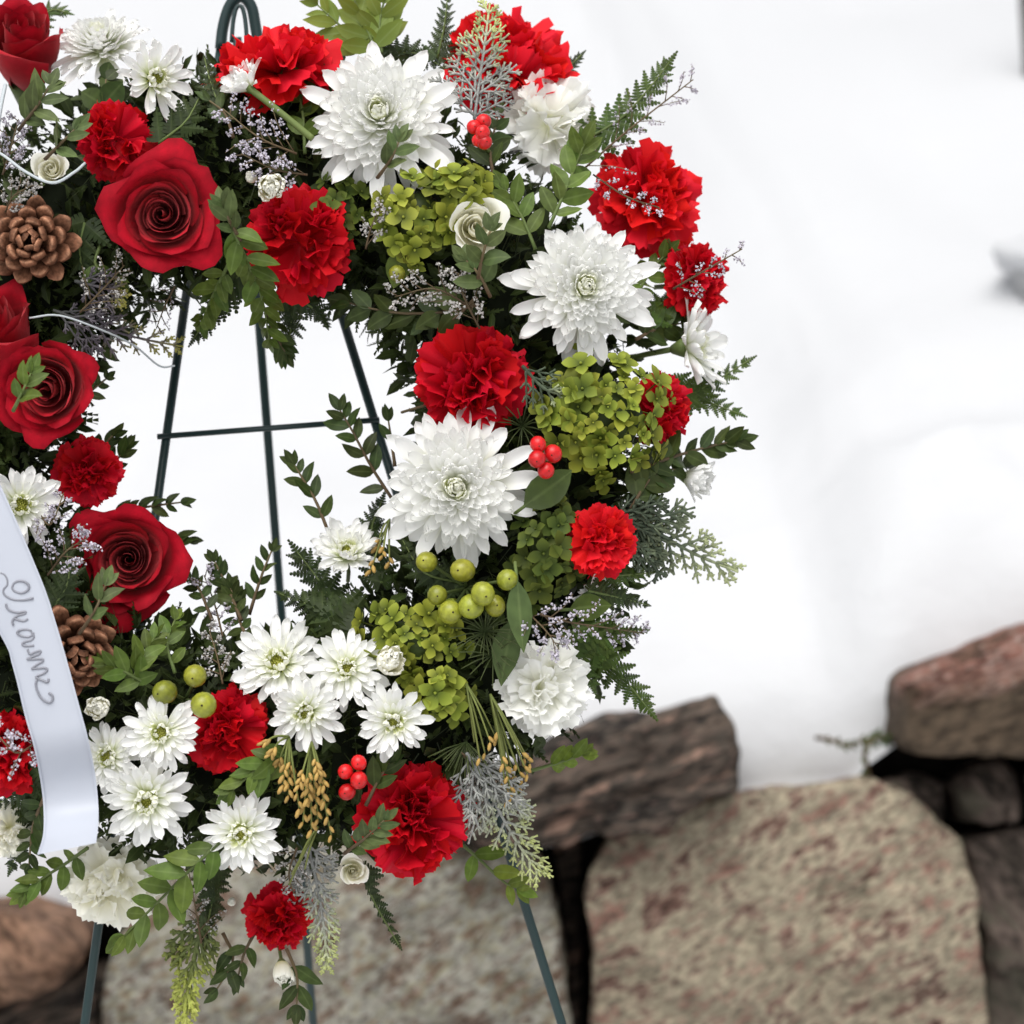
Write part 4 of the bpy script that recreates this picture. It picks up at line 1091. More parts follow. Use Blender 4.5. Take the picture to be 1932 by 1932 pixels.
rose('small cream rosebud beside the largest lower red carnation', 666, 1643, 38, 0.15, 0.0, 0, 0.006, 1.9, name='cream_rose', group='cream roses')

hydrangea('largest green hydrangea head, beside the red berries of the outer side', 1145, 785, 128, 122, 0.25, -0.05, 74, 0.004)
hydrangea('green hydrangea head below the top white chrysanthemum, beside the cream rose', 790, 415, 78, 92, 0.05, 0.0, 38, 0.004)
hydrangea('small bright green hydrangea cluster directly above the cream rose', 872, 350, 58, 36, 0.1, 0.2, 15, 0.016)
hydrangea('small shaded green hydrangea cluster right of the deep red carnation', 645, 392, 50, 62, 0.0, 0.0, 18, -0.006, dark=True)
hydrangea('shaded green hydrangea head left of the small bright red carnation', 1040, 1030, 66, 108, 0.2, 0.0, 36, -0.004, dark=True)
hydrangea('green hydrangea head directly below the green berries', 785, 1205, 98, 70, 0.0, 0.1, 38, 0.006)
hydrangea('lower green hydrangea cluster beside the pine needles', 832, 1312, 52, 56, 0.15, -0.1, 17, 0.004)

berries('green_berry_sprig', 'cluster of eight yellow green berries below the spread white chrysanthemum', [(805, 1060, .01), (873, 1076, .008), (957, 1094, .016), (825, 1123, .014), (911, 1120, .026), (889, 1144, .018), (934, 1143, .008), (849, 1155, .014)], 21.5, 'green berry sprigs', M_GBERRY, (880, 1110))
berries('green_berry_sprig', 'three yellow green berries above the daisy chrysanthemum beside the ribbon', [(368, 1275, .020), (311, 1306, .014), (384, 1330, .034)], 23, 'green berry sprigs', M_GBERRY, (350, 1320))
berries('green_berry_sprig', 'single shaded green berry under the upper hydrangea', [(749, 516, .0)], 19, 'green berry sprigs', M_GBERRY, (770, 480))
berries('red_berry_sprig', 'four red berries beside the largest hydrangea', [(1015, 838, .030), (1043, 856, .026), (1013, 866, .034), (1030, 888, .030)], 15.5, 'red berry sprigs', M_RBERRY, (1040, 870))
berries('red_berry_sprig', 'knot of red berries near the top between two white flowers', [(894, 240, .03), (912, 229, .034), (911, 250, .040), (914, 268, .034), (903, 265, .03)], 14, 'red berry sprigs', M_RBERRY, (925, 290))
berries('red_berry_sprig', 'four red berries above the largest lower red carnation', [(677, 1439, .02), (652, 1456, .02), (677, 1472, .024), (655, 1494, .02)], 15.5, 'red berry sprigs', M_RBERRY, (670, 1480))
pinecone('pinecone at the upper left of the ring, below the cream rosebud', 60, 455, 88, 0.10, -0.06, 0.006)
pinecone('pinecone half behind the ribbon, under a dark red rose', 135, 1232, 90, 0.42, -0.2, 0.004)

# ------------------------------------------------------------------ leafy sprigs
G1 = 'boxwood sprigs in the wreath'
sprig('boxwood sprig hanging below the deep red carnation, over the middle leg of the easel', [(428, 405, .03), (458, 475, .028), (492, 555, .02), (508, 640, .01)], 56, 'box', 0.022)
sprig('bright star of leaves between the wide open rose and the deep red carnation', [(455, 455, .02), (432, 415, .03), (420, 385, .03)], 48, 'grey', 0.03)
sprig('leafy sprig fanning out left of the boxwood that hangs below the deep red carnation', [(430, 500, .0), (400, 560, .0), (380, 610, .0)], 50, 'box', 0.012)
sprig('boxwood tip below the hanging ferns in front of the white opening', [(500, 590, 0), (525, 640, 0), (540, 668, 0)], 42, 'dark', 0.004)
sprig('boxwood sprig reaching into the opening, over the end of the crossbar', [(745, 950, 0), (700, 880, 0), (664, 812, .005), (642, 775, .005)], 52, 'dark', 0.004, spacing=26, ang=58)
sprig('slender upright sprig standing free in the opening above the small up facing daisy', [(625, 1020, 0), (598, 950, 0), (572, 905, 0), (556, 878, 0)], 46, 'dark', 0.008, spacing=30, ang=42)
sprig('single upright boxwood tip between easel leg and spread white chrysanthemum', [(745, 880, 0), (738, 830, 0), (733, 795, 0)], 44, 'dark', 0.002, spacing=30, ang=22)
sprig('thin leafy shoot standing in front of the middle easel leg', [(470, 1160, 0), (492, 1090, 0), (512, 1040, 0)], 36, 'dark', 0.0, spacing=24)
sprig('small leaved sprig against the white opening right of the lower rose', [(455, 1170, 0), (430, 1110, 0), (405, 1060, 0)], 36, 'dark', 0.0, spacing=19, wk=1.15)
sprig('small leaved sprig touching the edge of the lower rose', [(400, 1170, 0), (375, 1110, 0), (352, 1085, 0)], 34, 'dark', 0.0, spacing=20)
sprig('sprig with purple tinted stem left of the broad white daisy', [(470, 1215, 0), (448, 1160, 0), (436, 1110, 0)], 40, 'dark', 0.004, spacing=22)
sprig('bright yellow green sprig standing up at the very top beside the scarlet carnation', [(715, 110, 0), (690, 50, 0), (660, -20, 0)], 78, 'bright', 0.0, spacing=30, ang=50, wk=1.2)
sprig('second bright yellow green shoot at the very top over the white chrysanthemum', [(720, 100, 0), (716, 45, 0), (730, -20, 0)], 74, 'bright', 0.0, spacing=26, ang=50, wk=1.2)
sprig('bright yellow green shoot leaning over the topmost scarlet carnation', [(705, 105, 0), (655, 60, 0), (600, 10, 0)], 66, 'bright', -0.008, spacing=28, ang=48, wk=1.1)
sprig('grey green shoot standing in front of the largest domed chrysanthemum', [(712, 335, .03), (738, 300, .055), (752, 268, .062)], 50, 'grey', 0.02, spacing=30, wk=1.0)
sprig('leafy sprig rising in front of the white carnation near the top', [(1035, 430, 0), (1062, 370, .01), (1085, 315, .025), (1102, 272, .03)], 62, 'box', 0.014, spacing=30)
sprig('broad leaved sprig between the cream rose and the upper white chrysanthemum', [(1010, 470, 0), (985, 410, .0), (955, 360, .0)], 60, 'box', 0.004, spacing=30)
sprig('grey green shoot in front of the cream rose', [(902, 525, .01), (912, 478, .03), (925, 436, .034)], 50, 'grey', 0.02, spacing=28, wk=1.25)
sprig('leaf fan just below the cream rose', [(925, 560, 0), (905, 520, .012), (880, 492, .012)], 50, 'grey', 0.012, spacing=26, wk=1.2)
sprig('boxwood shoot pointing outward below the largest hydrangea', [(1190, 890, 0), (1270, 862, 0), (1340, 842, 0), (1385, 832, 0)], 60, 'dark', 0.0, spacing=34, ang=36)
sprig('leafy sprig between the scarlet carnation of the edge and the white chrysanthemum', [(1195, 570, 0), (1225, 515, 0), (1258, 478, 0)], 46, 'box', 0.0, spacing=24)
sprig('green sprig in front of the log shaped stone', [(1000, 1455, 0), (1050, 1440, 0), (1098, 1425, 0)], 52, 'light', 0.0, spacing=24, ang=36)
sprig('boxwood sprig drooping beside the silver cedar over the right easel leg', [(862, 1585, .0), (905, 1622, 0), (950, 1664, 0), (975, 1676, 0)], 56, 'light', 0.0, spacing=32, ang=60)
sprig('boxwood sprig at the lower left edge over the orange stone', [(165, 1600, 0), (120, 1632, 0), (75, 1660, 0), (48, 1682, 0)], 50, 'box', 0.006, spacing=30)
sprig('long boxwood sprig hanging across the cream white carnation', [(430, 1575, .0), (360, 1640, .024), (290, 1710, .04), (235, 1765, .04)], 66, 'box', 0.018, spacing=34, ang=55)
sprig('lowest boxwood sprig under the greenish bud', [(540, 1790, 0), (560, 1840, 0), (560, 1895, 0)], 54, 'dark', 0.0, spacing=28)
sprig('cluster of boxwood leaves above the yellow green berries', [(240, 1310, 0), (262, 1255, .01), (290, 1205, .01)], 52, 'box', 0.012)
sprig('boxwood leaves between the lower pinecone and the three berries', [(290, 1300, 0), (240, 1270, .01), (200, 1255, .01)], 50, 'box', 0.012)
sprig('boxwood leaves between the three berries and the lower rose', [(330, 1270, 0), (315, 1215, .0), (330, 1170, 0)], 48, 'box', 0.012)
sprig('boxwood leaves below the red carnation beside the gold tassel', [(560, 1420, 0), (500, 1440, .01), (440, 1490, .01)], 54, 'box', 0.008)
sprig('leaf shoot at the edge of the largest lower red carnation', [(650, 1610, 0), (690, 1580, .03), (725, 1548, .035)], 46, 'grey', 0.018, spacing=24)
sprig('grey leaf sprig across the rose in profile at the top corner', [(35, 245, .01), (70, 200, .045), (95, 160, .045)], 58, 'grey', 0.02, spacing=30)
sprig('grey leaf pair left of the small red carnation above the open rose', [(85, 300, .01), (115, 270, .03), (140, 245, .03)], 54, 'grey', 0.02, spacing=28)
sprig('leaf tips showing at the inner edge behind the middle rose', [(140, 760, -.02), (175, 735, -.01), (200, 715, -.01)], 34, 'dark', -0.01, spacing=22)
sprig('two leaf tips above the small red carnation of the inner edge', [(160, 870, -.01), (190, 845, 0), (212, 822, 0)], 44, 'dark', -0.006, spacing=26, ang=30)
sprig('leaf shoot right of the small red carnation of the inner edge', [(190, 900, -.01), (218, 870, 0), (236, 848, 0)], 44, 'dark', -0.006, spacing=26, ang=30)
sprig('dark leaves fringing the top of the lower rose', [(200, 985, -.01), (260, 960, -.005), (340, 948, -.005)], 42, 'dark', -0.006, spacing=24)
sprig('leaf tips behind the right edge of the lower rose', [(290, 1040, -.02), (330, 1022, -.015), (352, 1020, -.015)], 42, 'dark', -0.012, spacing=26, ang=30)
sprig('olive leaf shoot over the lower edge of the lower rose', [(150, 1195, .02), (180, 1150, .045), (198, 1105, .05)], 52, 'grey', 0.02, spacing=30)
sprig('olive leaf tip in front of the middle rose', [(25, 775, .03), (42, 740, .05), (58, 705, .05)], 50, 'box', 0.03, spacing=30)
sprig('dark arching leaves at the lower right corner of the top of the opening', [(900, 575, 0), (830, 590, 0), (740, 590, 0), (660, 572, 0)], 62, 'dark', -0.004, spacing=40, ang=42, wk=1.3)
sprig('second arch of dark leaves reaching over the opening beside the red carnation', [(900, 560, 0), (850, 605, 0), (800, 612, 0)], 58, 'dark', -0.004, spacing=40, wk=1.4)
sprig('dark leaf bunch at the outer side of the spread white chrysanthemum', [(1190, 960, 0), (1230, 900, 0), (1290, 880, 0)], 62, 'dark', 0.0, spacing=34, wk=1.2)
sprig('leaf pair under the topmost scarlet carnation', [(575, 290, 0), (572, 220, 0), (562, 165, 0)], 62, 'box', -0.012, spacing=32, wk=1.2)
sprig('large round leaf spray below the top white chrysanthemum of the corner', [(195, 225, 0), (195, 185, 0), (200, 150, 0)], 56, 'dark', -0.006, spacing=30, wk=1.7)
sprig('leaf tuft left of the red berries above the lower red carnation', [(690, 1520, 0), (715, 1470, 0), (735, 1440, 0)], 52, 'dark', 0.006, spacing=26)
sprig('dark boxwood tips below the small grey twigs at the bottom', [(420, 1760, 0), (440, 1810, 0), (410, 1865, 0)], 52, 'dark', -0.006, spacing=30)
sprig('dark leaves beside the lowest red carnation', [(480, 1760, 0), (460, 1800, 0), (450, 1840, 0)], 48, 'dark', -0.004, spacing=28)
sprig('dark leaves between the top chrysanthemum and the white carnation', [(930, 330, 0), (925, 280, 0), (940, 220, 0)], 56, 'dark', -0.006, spacing=30)
sprig('dark leaf shoot left of the topmost scarlet carnation', [(440, 260, 0), (425, 215, 0), (395, 190, 0)], 44, 'dark', 0.0, spacing=24)
sprig('dark leaves behind the white daisy seen in profile', [(1200, 640, 0), (1240, 620, 0), (1285, 610, 0)], 56, 'dark', -0.006, spacing=28)
sprig('green leaves left of the wide open rose beneath it', [(190, 460, -.01), (180, 500, 0), (215, 525, 0)], 52, 'box', -0.006, spacing=30)

def broad_leaf(label, pts, w, col='salal', df=0.02):
    q = path3(pts, df); base = q[0]
    T = thing('broad_leaf', label, 'leaf', Matrix.Translation(base), 'broad single leaves')
    d = q[1] - base; L_ = d.length
    part('blade', random.choice(LEAF[col]), T, leaf_M(V((0, 0, 0)), d, BK + RT * rd(-.3, .3) + UP * 0.15, L_, w))
    mb = MB(); mb.tube([V((0, 0, 0)), -d * 0.25 - BK * 0.01], 0.0012, 0.0012, 5); part('stalk', mb.mesh('stalk', M_STEM), T)
broad_leaf('broad dark green leaf beside the spread white chrysanthemum, below the red berries', [(990, 955), (1082, 888)], 1.3, 'dark', 0.01)
broad_leaf('long grey green leaf hanging beside the eight green berries', [(975, 1095, .01), (988, 1232, .012)], 0.8, 'salal', 0.02)
broad_leaf('grey green leaf hanging left of the lower white carnation', [(965, 1170), (945, 1295)], 1.0, 'salal', 0.012)
broad_leaf('broad leaf pointing out below the small bright red carnation', [(1075, 1150), (1150, 1140)], 1.3, 'broad', 0.0)
broad_leaf('dull green leaf under the upper hydrangea', [(760, 470), (742, 545)], 1.3, 'broad', 0.0)

# ------------------------------------------------------------------ ferns
fern('fern tip standing out at the upper outer edge beside the white carnation', [(1090, 270, 0), (1170, 225, 0), (1230, 160, 0), (1262, 118, 0)], 78, 'fern', 0.0)
fern('single fern tip behind the scarlet carnation at the top', [(1010, 190, 0), (1060, 140, 0), (1097, 103, 0)], 42, 'dark', -0.02)
fern('upright fern tip left of the scarlet carnation with silver cedar', [(825, 110, 0), (838, 50, 0), (845, -12, 0)], 44, 'dark', -0.01)
fern('arching dark fern right above the largest domed chrysanthemum', [(720, 110, 0), (780, 100, 0), (850, 135, 0)], 62, 'dark', -0.01)
fern('fern frond pointing out behind the white daisy in profile', [(1260, 760, 0), (1330, 730, 0), (1416, 678, 0)], 60, 'fern', -0.012)
fern('lower fern frond behind the white daisy in profile', [(1270, 720, 0), (1330, 755, 0), (1398, 782, 0)], 58, 'fern', -0.014)
fern('short fern tip below the pale daisy petals at the outer edge', [(1110, 1115, 0), (1170, 1128, 0), (1224, 1142, 0)], 42, 'dark', 0.0)
fern('middle fern tip at the outer edge under the sea lavender', [(1110, 1200, 0), (1165, 1192, 0), (1224, 1188, 0)], 46, 'fern', 0.0)
fern('largest fern frond drooping at the lower outer edge', [(1080, 1190, 0), (1130, 1235, 0), (1185, 1290, 0), (1222, 1336, 0)], 88, 'fern', 0.0)
fern('second drooping fern beside the lower white carnation', [(1070, 1200, 0), (1100, 1250, 0), (1120, 1300, 0)], 70, 'fern', -0.006)
fern('dark fern hanging below the cream rosebud over the grey boulder', [(680, 1640, 0), (705, 1700, 0), (752, 1782, 0)], 58, 'dark', 0.0, oneside=1, ang=48)
fern('dark fern reaching up left of the small up facing daisy', [(650, 1170, 0), (605, 1100, 0), (560, 1040, 0)], 84, 'dark', 0.0)
fern('dark fern lying left above the daisy cluster', [(660, 1190, 0), (600, 1150, 0), (528, 1120, 0)], 72, 'dark', 0.0)
fern('dark fern behind the small up facing daisy', [(720, 1100, 0), (700, 1010, 0), (720, 945, 0)], 62, 'dark', -0.01)
fern('fern tip left of the half closed bud at the top', [(425, 220, 0), (400, 165, 0), (386, 110, 0)], 52, 'dark', -0.006)
fern('dark fern between the sideways daisy and the sea lavender', [(300, 270, 0), (350, 230, 0), (375, 185, 0)], 70, 'dark', 0.0)
fern('dark fern hanging at the left side of the leaves under the deep red carnation', [(450, 520, 0), (405, 580, 0), (365, 640, 0)], 66, 'dark', -0.004)
fern('fern tip hanging into the opening right of the middle easel leg', [(540, 560, 0), (550, 610, 0), (535, 680, 0)], 54, 'dark', -0.004)
fern('short dark fern at the top of the opening near the right easel leg', [(560, 560, 0), (600, 590, 0), (618, 620, 0)], 44, 'dark', -0.006)
fern('dark fern between the upper white chrysanthemum and the profile daisy', [(1220, 600, 0), (1250, 570, 0), (1290, 560, 0)], 62, 'fern', -0.01)
fern('dark fern below the small bright red carnation', [(1120, 1085, 0), (1180, 1085, 0), (1232, 1080, 0)], 50, 'fern', -0.006)
fern('dark fern in the hollow between the pinecone and the open rose', [(160, 420, -.01), (150, 480, -.01), (170, 540, -.01)], 70, 'dark', -0.004)
fern('dark fern above the eight green berries', [(870, 1100, -.01), (800, 1080, 0), (760, 1020, 0)], 66, 'dark', -0.006)
fern('dark fern between the ribbon and the lower rose', [(100, 1150, 0), (130, 1090, 0), (120, 1010, 0)], 60, 'dark', -0.004)
fern('dark fern at the bottom below the single daisy', [(400, 1640, 0), (400, 1700, 0), (385, 1770, 0)], 62, 'dark', -0.006)
fern('dark fern behind the small ragged cream carnation', [(70, 1480, 0), (50, 1560, -.005), (20, 1640, -.005)], 64, 'dark', -0.006)
fern('dark fern below the red carnation that the ribbon covers', [(60, 1440, 0), (40, 1490, -.002), (-10, 1520, -.002)], 60, 'dark', -0.004)
sprig('dark leaf shoot between the ribbon end and the small ragged cream carnation', [(85, 1500, 0), (62, 1560, .004), (55, 1630, .004)], 46, 'dark', 0.0, spacing=24)
fern('dark fern at the very top left, above the flat white chrysanthemum', [(60, 60, 0), (95, 20, 0), (130, 25, 0)], 40, 'fern', -0.02)

# ------------------------------------------------------------------ cedar, sea lavender, tassels, needles, wires
cedar('green cedar spray with pale tips reaching out at the outer edge', [(1150, 970, 0), (1230, 1000, 0), (1310, 1045, 0), (1400, 1082, 0)], 120, M_CEDAR, 0.0, 11)
cedar('silver cedar spray standing in front of the scarlet carnation at the top', [(895, 225, .0), (905, 150, .025), (915, 80, .03), (925, 0, .02)], 100, M_SILV, 0.026, 11, r=0.78, dens=1.15)
cedar('silver cedar spray with lime tips hanging beside the largest lower carnation', [(880, 1420, 0), (925, 1500, .01), (970, 1580, .01), (1025, 1660, .01)], 108, M_SILV, 0.008, 13, r=0.85, dens=1.15)
cedar('narrow silver cedar spray hanging beside the small cream rosebud', [(580, 1590, 0), (600, 1680, .006), (612, 1760, .006), (618, 1832, .006)], 70, M_SILV, 0.008, 13, r=0.85, dens=1.2)
cedar('lime green cedar spray hanging lowest over the grey boulder', [(385, 1720, 0), (368, 1800, 0), (352, 1880, 0), (345, 1950, 0)], 74, M_LIME, 0.0, 11, r=1.2)
cedar('purplish cedar spray reaching into the opening over the left easel leg', [(100, 585, 0), (180, 615, 0), (270, 640, 0), (352, 655, 0)], 84, M_CEDARP, 0.0, 9, r=0.75)
cedar('thin cedar twigs below the pinecone beside the purplish spray', [(140, 530, 0), (200, 545, 0), (235, 560, 0)], 64, M_CEDARP, 0.0, 6, r=0.8)
cedar('dark cedar at the outer side behind the small bright red carnation', [(1140, 1000, 0), (1190, 1000, 0), (1250, 1010, 0)], 90, M_CEDAR, -0.008, 8)
cedar('thin green moss like cedar between the red carnation and the largest hydrangea', [(985, 690, .0), (1030, 735, 0), (1080, 745, 0)], 56, M_CEDAR, 0.012, 6, r=0.8)

statice('lilac sea lavender above the tight greenish bud', [(560, 290, 0), (490, 260, .01), (420, 205, .01)], 90, df=0.018, n=14, per=10)
statice('lilac sea lavender left of the largest domed chrysanthemum', [(580, 330, 0), (520, 320, .01), (455, 290, .01)], 80, df=0.018, n=12, per=10)
statice('sea lavender twigs standing out beside the fern tip of the upper outer edge', [(1100, 320, 0), (1180, 250, 0), (1250, 195, 0), (1308, 150, 0)], 92, df=0.006, n=14, per=8, size=0.85)
statice('sea lavender sprig lying across the scarlet carnation of the outer edge', [(1120, 330, 0), (1180, 370, .05), (1245, 392, .055)], 62, df=0.03, n=9, per=9, size=0.85)
statice('sea lavender sprig across the outermost red carnation', [(1270, 545, .02), (1330, 510, .04), (1400, 470, .01)], 58, df=0.03, n=10, per=8, size=0.85)
statice('silver sea lavender under the cream rose', [(890, 580, 0), (820, 545, .008), (745, 560, .008)], 84, M_LIMG, df=0.012, n=13, per=10)
statice('second silver sea lavender tuft beside the upper white chrysanthemum', [(905, 620, 0), (875, 560, .008), (865, 515, .008)], 74, M_LIMG, df=0.012, n=10, per=10)
statice('sea lavender around the stems over the lower white carnation', [(1020, 1160, 0), (1080, 1175, 0), (1150, 1185, 0), (1215, 1195, 0)], 84, df=0.012, n=14, per=10)
statice('sea lavender tuft above the lower white carnation', [(990, 1150, 0), (1030, 1190, .03), (1055, 1225, .035)], 64, df=0.02, n=9, per=10)
statice('pinkish sea lavender between the ribbon and the lower rose', [(90, 1085, .0), (125, 1040, .02), (165, 1015, .025)], 76, df=0.02, n=12, per=10)
statice('sea lavender spray above the partly covered daisy', [(70, 960, 0), (95, 990, .02), (120, 930, .02)], 60, df=0.012, n=8, per=9)
statice('bluish sea lavender at the far side of the upper pinecone', [(5, 330, 0), (20, 280, .01), (35, 225, .01)], 80, df=0.018, n=12, per=10)
statice('silver sea lavender above the upper pinecone', [(10, 400, .0), (25, 370, .01), (60, 350, .01)], 60, M_LIMG, df=0.018, n=9, per=9)
statice('silvery sea lavender across the red carnation behind the ribbon', [(70, 1400, .02), (30, 1420, .05), (-10, 1380, .05)], 66, df=0.03, n=9, per=9)
statice('sea lavender between the small leaved sprigs and the broad daisy', [(420, 1200, 0), (405, 1140, 0), (385, 1085, 0)], 70, df=0.0, n=11, per=9)
statice('grey sea lavender below the three yellow green berries', [(420, 1290, 0), (410, 1240, 0), (395, 1190, 0)], 60, M_LIMG, df=0.01, n=9, per=9)
statice('grey twigs at the bottom beside the cream white carnation', [(380, 1780, 0), (370, 1720, .004), (355, 1640, .004)], 70, M_LIMG, df=0.008, n=12, per=7, size=0.8)
statice('silvery twigs in the gap under the wide open rose', [(150, 590, 0), (190, 550, 0), (235, 500, 0)], 76, M_LIMG, df=0.004, n=12, per=7, size=0.85)
statice('thin sea lavender twig hanging into the opening beside the left easel leg', [(330, 540, 0), (310, 580, 0), (295, 620, 0)], 50, df=-0.004, n=8, per=5, size=0.7)
statice('grey sea lavender where silver cedar meets the largest lower carnation', [(870, 1420, 0), (910, 1450, .004), (940, 1475, .004)], 76, M_LIMG, df=0.004, n=11, per=10)
statice('fine sea lavender near the upper hydrangea', [(690, 470, 0), (700, 430, 0), (720, 390, 0)], 50, M_LIMG, df=0.012, n=8, per=8)
statice('silver sea lavender beside the narrow hanging silver cedar', [(560, 1600, 0), (545, 1650, 0), (560, 1700, 0)], 56, M_LIMG, df=0.006, n=9, per=9)

def tassel(label, top, tips, df, nb=4, bud_r=1.0, m=M_STRAND):
    b = P(top[0], top[1], surf(*top[:2]) + df)
    T = thing('seed_tassel', label, 'seed tassel', Matrix.Translation(b), 'gold seed tassels')
    for x, y, seeds in tips:
        e = P(x, y, surf(x, y) + df + rd(0, 0.018)) - b
        mid = e * 0.5 + BK * 0.006 + UP * rd(0, 0.004)
        S = spline([V((0, 0, 0)), mid, e], 12)
        mb = MB(); mb.tube(S, 0.0009, 0.0006, 4); part('strand', mb.mesh('strand', m), T)
        for k in range(seeds):
            t = 1 - k * 0.085; j = max(1, min(11, int(t * 11)))
            d = (S[j] - S[j - 1]).normalized() + RT * (0.5 if k % 2 else -0.5) + BK * rd(0, .5)
            part('bud', GBUD, T, leaf_M(S[j], d, BK, rd(0.0058, 0.0078) * bud_r))
_b = MB(); _b.ball((0.5, 0, 0), 0.5, 7, 6, sq=(1, 0.42, 0.42)); GBUD = _b.mesh('bud', M_GOLD)
tassel('thick tassel of gold seeds hanging below the daisy cluster', (588, 1400), [(565, 1480, 5), (572, 1550, 6), (588, 1565, 7), (600, 1545, 6), (612, 1480, 5), (618, 1540, 6), (600, 1455, 5), (582, 1505, 6), (625, 1575, 5)], 0.022)
tassel('short tassel of gold seeds beside the red carnation and the daisy cluster', (545, 1390), [(500, 1400, 4), (512, 1420, 4), (535, 1480, 5), (550, 1465, 5), (525, 1440, 4), (545, 1500, 4), (565, 1525, 3)], 0.016)
tassel('long tassel of olive strands tipped with gold, beside the lower white carnation', (925, 1310), [(1000, 1440, 2), (990, 1430, 2), (972, 1480, 3), (965, 1500, 4), (958, 1510, 3), (985, 1470, 3), (950, 1440, 2), (978, 1500, 3), (940, 1380, 1), (995, 1460, 2), (968, 1520, 4), (960, 1460, 3), (982, 1415, 0), (970, 1400, 0)], 0.016)
tassel('thin olive tassel beside the lower hydrangea cluster', (880, 1290), [(925, 1400, 2), (915, 1420, 1), (935, 1390, 1), (905, 1430, 1), (895, 1400, 0)], 0.008)
tassel('few rust gold seeds between the small up facing daisy and the white chrysanthemum', (735, 980), [(712, 1030, 3), (722, 1048, 3), (700, 1075, 3), (735, 1060, 2)], 0.006)
tassel('olive strands lying below the single daisy', (600, 1560), [(560, 1640, 0), (550, 1650, 0), (545, 1670, 0), (575, 1640, 0), (565, 1620, 0)], 0.008)

def needles(label, c, n, L_, df, a0=0, a1=6.28):
    b = P(c[0], c[1], surf(*c) + df)
    T = thing('pine_tuft', label, 'pine needles', Matrix.Translation(b), 'pine needle tufts')
    for i in range(n):
        a = a0 + (a1 - a0) * (i + rd(0, .8)) / n
        d = (RT * math.cos(a) + UP * math.sin(a) + BK * rd(0.1, 0.7)).normalized() * L_ * K * rd(0.7, 1.1)
        mb = MB(); mb.tube([V((0, 0, 0)), d * 0.5 + UP * 0.001, d], 0.0006, 0.0003, 4); part('needle', mb.mesh('needle', M_NEEDLE), T)
needles('tuft of pine needles between the eight berries and the long grey leaf', (915, 1192), 26, 62, 0.014)
needles('pine needles sticking out below the white chrysanthemum of the outer side', (930, 1235), 18, 60, 0.006)
needles('dark pine needles around the largest hydrangea stem', (985, 805), 15, 52, -0.010)
needles('dark pine needles above the largest lower red carnation', (880, 1400), 22, 72, 0.0, 3.4, 5.6)

def wire(name, label, cat, pts, r, m, df=0.03):
    q = path3(pts, df); b = q[0].copy()
    T = thing(name, label, cat, Matrix.Translation(b))
    mb = MB(); mb.tube(spline([p - b for p in q], 30), r, r, 6); part('strand', mb.mesh('strand', m), T)
wire('curled_wire', 'white curled wire looping under the small cream rosebud', 'wire', [(-30, 275, 0), (5, 292, .02), (50, 325, .03), (100, 345, .034), (140, 325, .03), (160, 308, .02)], 0.0010, M_PIPE)
wire('white_twig', 'thin white twig arching into the opening over the left easel leg', 'twig', [(55, 600, 0), (110, 595, 0), (180, 618, 0), (250, 650, 0), (300, 690, 0), (330, 690, 0)], 0.0007, M_PIPE, 0.012)
wire('white_twig', 'short upright white twig beside the rose in profile at the top corner', 'twig', [(-5, 250, .03), (0, 210, .05), (10, 160, .05)], 0.0014, M_PIPE, 0.03)
wire('flower_stem', 'bare green stem running below the half closed bud to the top chrysanthemum', 'stem', [(468, 165, 0), (520, 205, .0), (590, 262, -.005)], 0.0024, M_STEM, 0.022)
wire('flower_stem', 'dark thin stem end beside the red carnation of the inner edge', 'stem', [(815, 762, 0), (785, 770, 0), (758, 778, 0)], 0.0010, M_TWIG, 0.0)

# ------------------------------------------------------------------ beyond the wall
def at_wall(x, y, d): return Pd(x, y, d)
def dead_leaf():
    b = at_wall(1330, 1492, WD - 0.03)
    T = thing('dead_leaf', 'curled brown dead leaf in the gap under the log shaped stone', 'leaf', Matrix.Translation(b))
    m = mat('dead_leaf', (0.20, 0.07, 0.02), (0.28, 0.11, 0.04), rough=0.7, var=0)
    part('blade', blade(6, 4, lambda t: 0.35 * math.sin(PI * min(1, t * 0.97 + 0.03)) + 0.01, lambda t, s: 0.12 * abs(s) * math.sin(9 * t), 0.9, 'blade', m), T, leaf_M(V((-0.022, 0, 0)), RT + UP * 0.15, BK + UP, 0.045, 1.0))
    mb = MB(); mb.tube([V((-0.022, 0, 0)), V((-0.036, -0.004, 0.004))], 0.001, 0.0008, 5); part('stalk', mb.mesh('stalk', m), T)
dead_leaf()
def snow_sprig(label, pts, L_):
    q = [at_wall(x, y, WD + 0.045 + e) for x, y, e in pts]; b = q[0].copy()
    T = thing('evergreen_twig', label, 'twig', Matrix.Translation(b), 'twigs poking out of the snow')
    S = spline([p - b for p in q], 8); mb = MB(); mb.tube(S, 0.0028, 0.0015, 5); part('stem', mb.mesh('stem', M_TWIG), T)
    for i in range(1, 8):
        for sg in (-1, 1):
            d = (S[i] - S[i - 1]).normalized() * 0.7 + UP * sg + BK * rd(-.3, .5)
            part('leaf', random.choice(LEAF['dark']), T, leaf_M(S[i], d, BK + UP * rd(0, 1), L_ * rd(0.7, 1.1), 1.3))
snow_sprig('dark evergreen twig poking out of the snow over the pale boulder', [(1540, 1392, 0.02), (1575, 1398, -0.01), (1600, 1408, -0.01), (1630, 1396, 0.0), (1655, 1390, 0)], 0.009)
snow_sprig('dark curled twig at the gap between snow and reddish slab', [(1640, 1470, 0.0), (1632, 1420, -0.015), (1650, 1392, -0.015), (1675, 1395, 0.0)], 0.011)

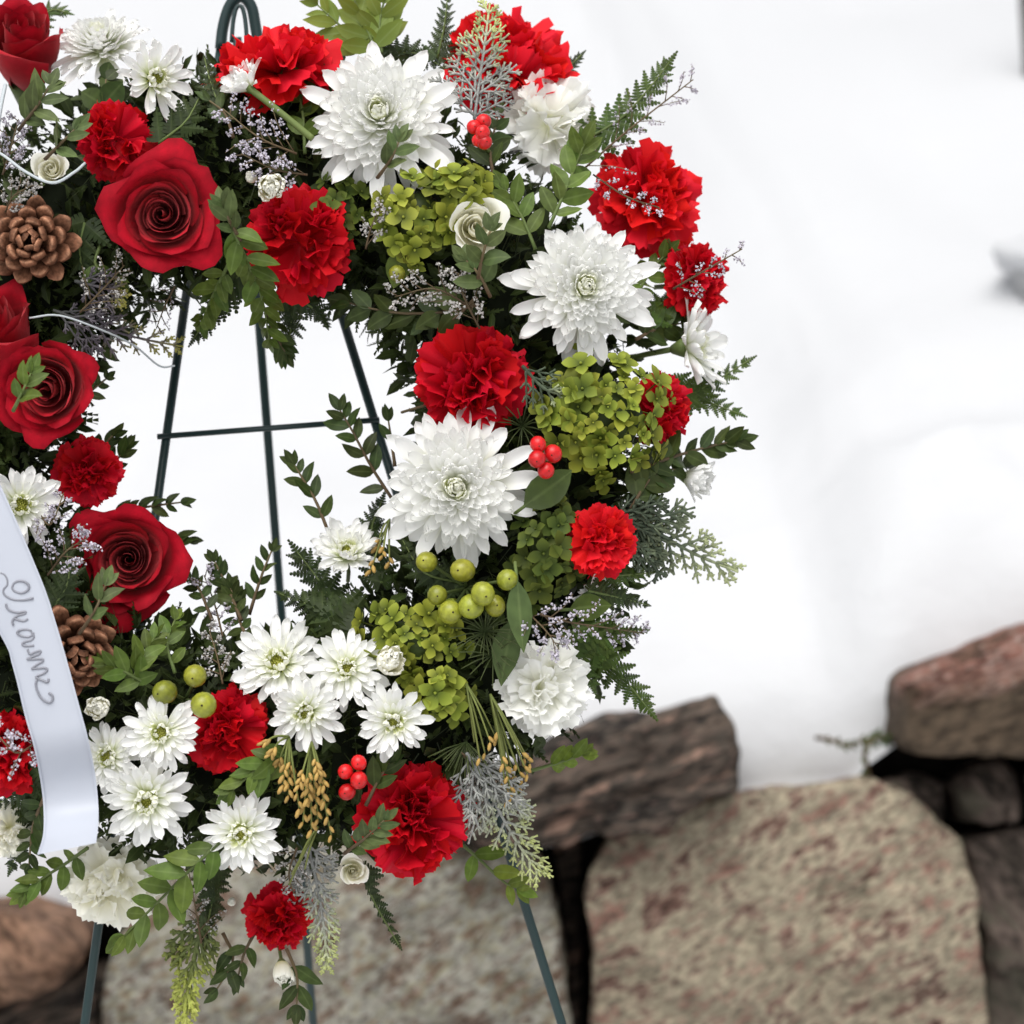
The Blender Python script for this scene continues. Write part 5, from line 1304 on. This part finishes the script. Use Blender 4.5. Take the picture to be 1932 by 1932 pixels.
def on_hill(x, y):
    d = 3.0
    while d < 80:
        p = Pd(x, y, d)
        if p.z < hill_z(p.x, p.y - Y_LIP): break
        d += 0.02
    return p, d
def far_rock():
    c, d_ = on_hill(2022, 560)
    T = thing('snowy_boulder', 'grey boulder half buried in the snow slope far behind the wall', 'boulder', Matrix.Translation(c))
    mb = MB(); mb.ball((0, 0, 0), 1, 22, 14)
    mb.v = [tuple(V(p) * (1 + 0.25 * noise.noise(V(p) * 1.7 + V((3, 1, 0))))) for p in mb.v]
    part('stone', mb.mesh('stone', stone_mat('far_grey_stone', [(0.50, 0.51, 0.52), (0.54, 0.55, 0.56), (0.58, 0.59, 0.60)], fl=0.02, con=(0.8, 1.1))), T, sc(0.022 * d_, 0.04 * d_, 0.024 * d_))
    mb = MB(); mb.ball((0, 0, 0.2), 1, 22, 14)
    mb.v = [tuple(V(p) * (1 + 0.25 * noise.noise(V(p) * 1.7 + V((3, 1, 0))))) for p in mb.v if True]
    part('snow_cap', mb.mesh('snow_cap', M_SNOW), T, tr(-0.002 * d_, 0.012 * d_, 0.013 * d_) @ sc(0.024 * d_, 0.044 * d_, 0.014 * d_), kind=None)
far_rock()
def far_tree():
    c, d_ = on_hill(1951, 150)
    T = thing('bare_tree', 'thin bare tree standing on the snow slope far behind, at the top corner', 'tree', Matrix.Translation(c))
    m = mat('bark', (0.06, 0.05, 0.045), rough=0.9, spec=0.1, var=0)
    mb = MB(); mb.tube([V((0.02, 0, -0.6)), V((0, 0, 0.3)), V((0.03, 0, 1.4)), V((0.0, 0.05, 3.2))], 0.03, 0.012, 9); part('trunk', mb.mesh('trunk', m), T)
    for z, a in ((1.2, 0.4), (1.6, 2.2), (2.0, 5.5), (2.4, 3.4), (2.8, 1.2)):
        d = V((abs(math.cos(a)) * 0.9, math.sin(a), 0.9)) * 0.7
        mb = MB(); mb.tube([V((0.01, 0, z)), V((0.01, 0, z)) + d * 0.5, V((0, 0, z + 0.15)) + d], 0.018, 0.006, 6); part('branch', mb.mesh('branch', m), T)
far_tree()
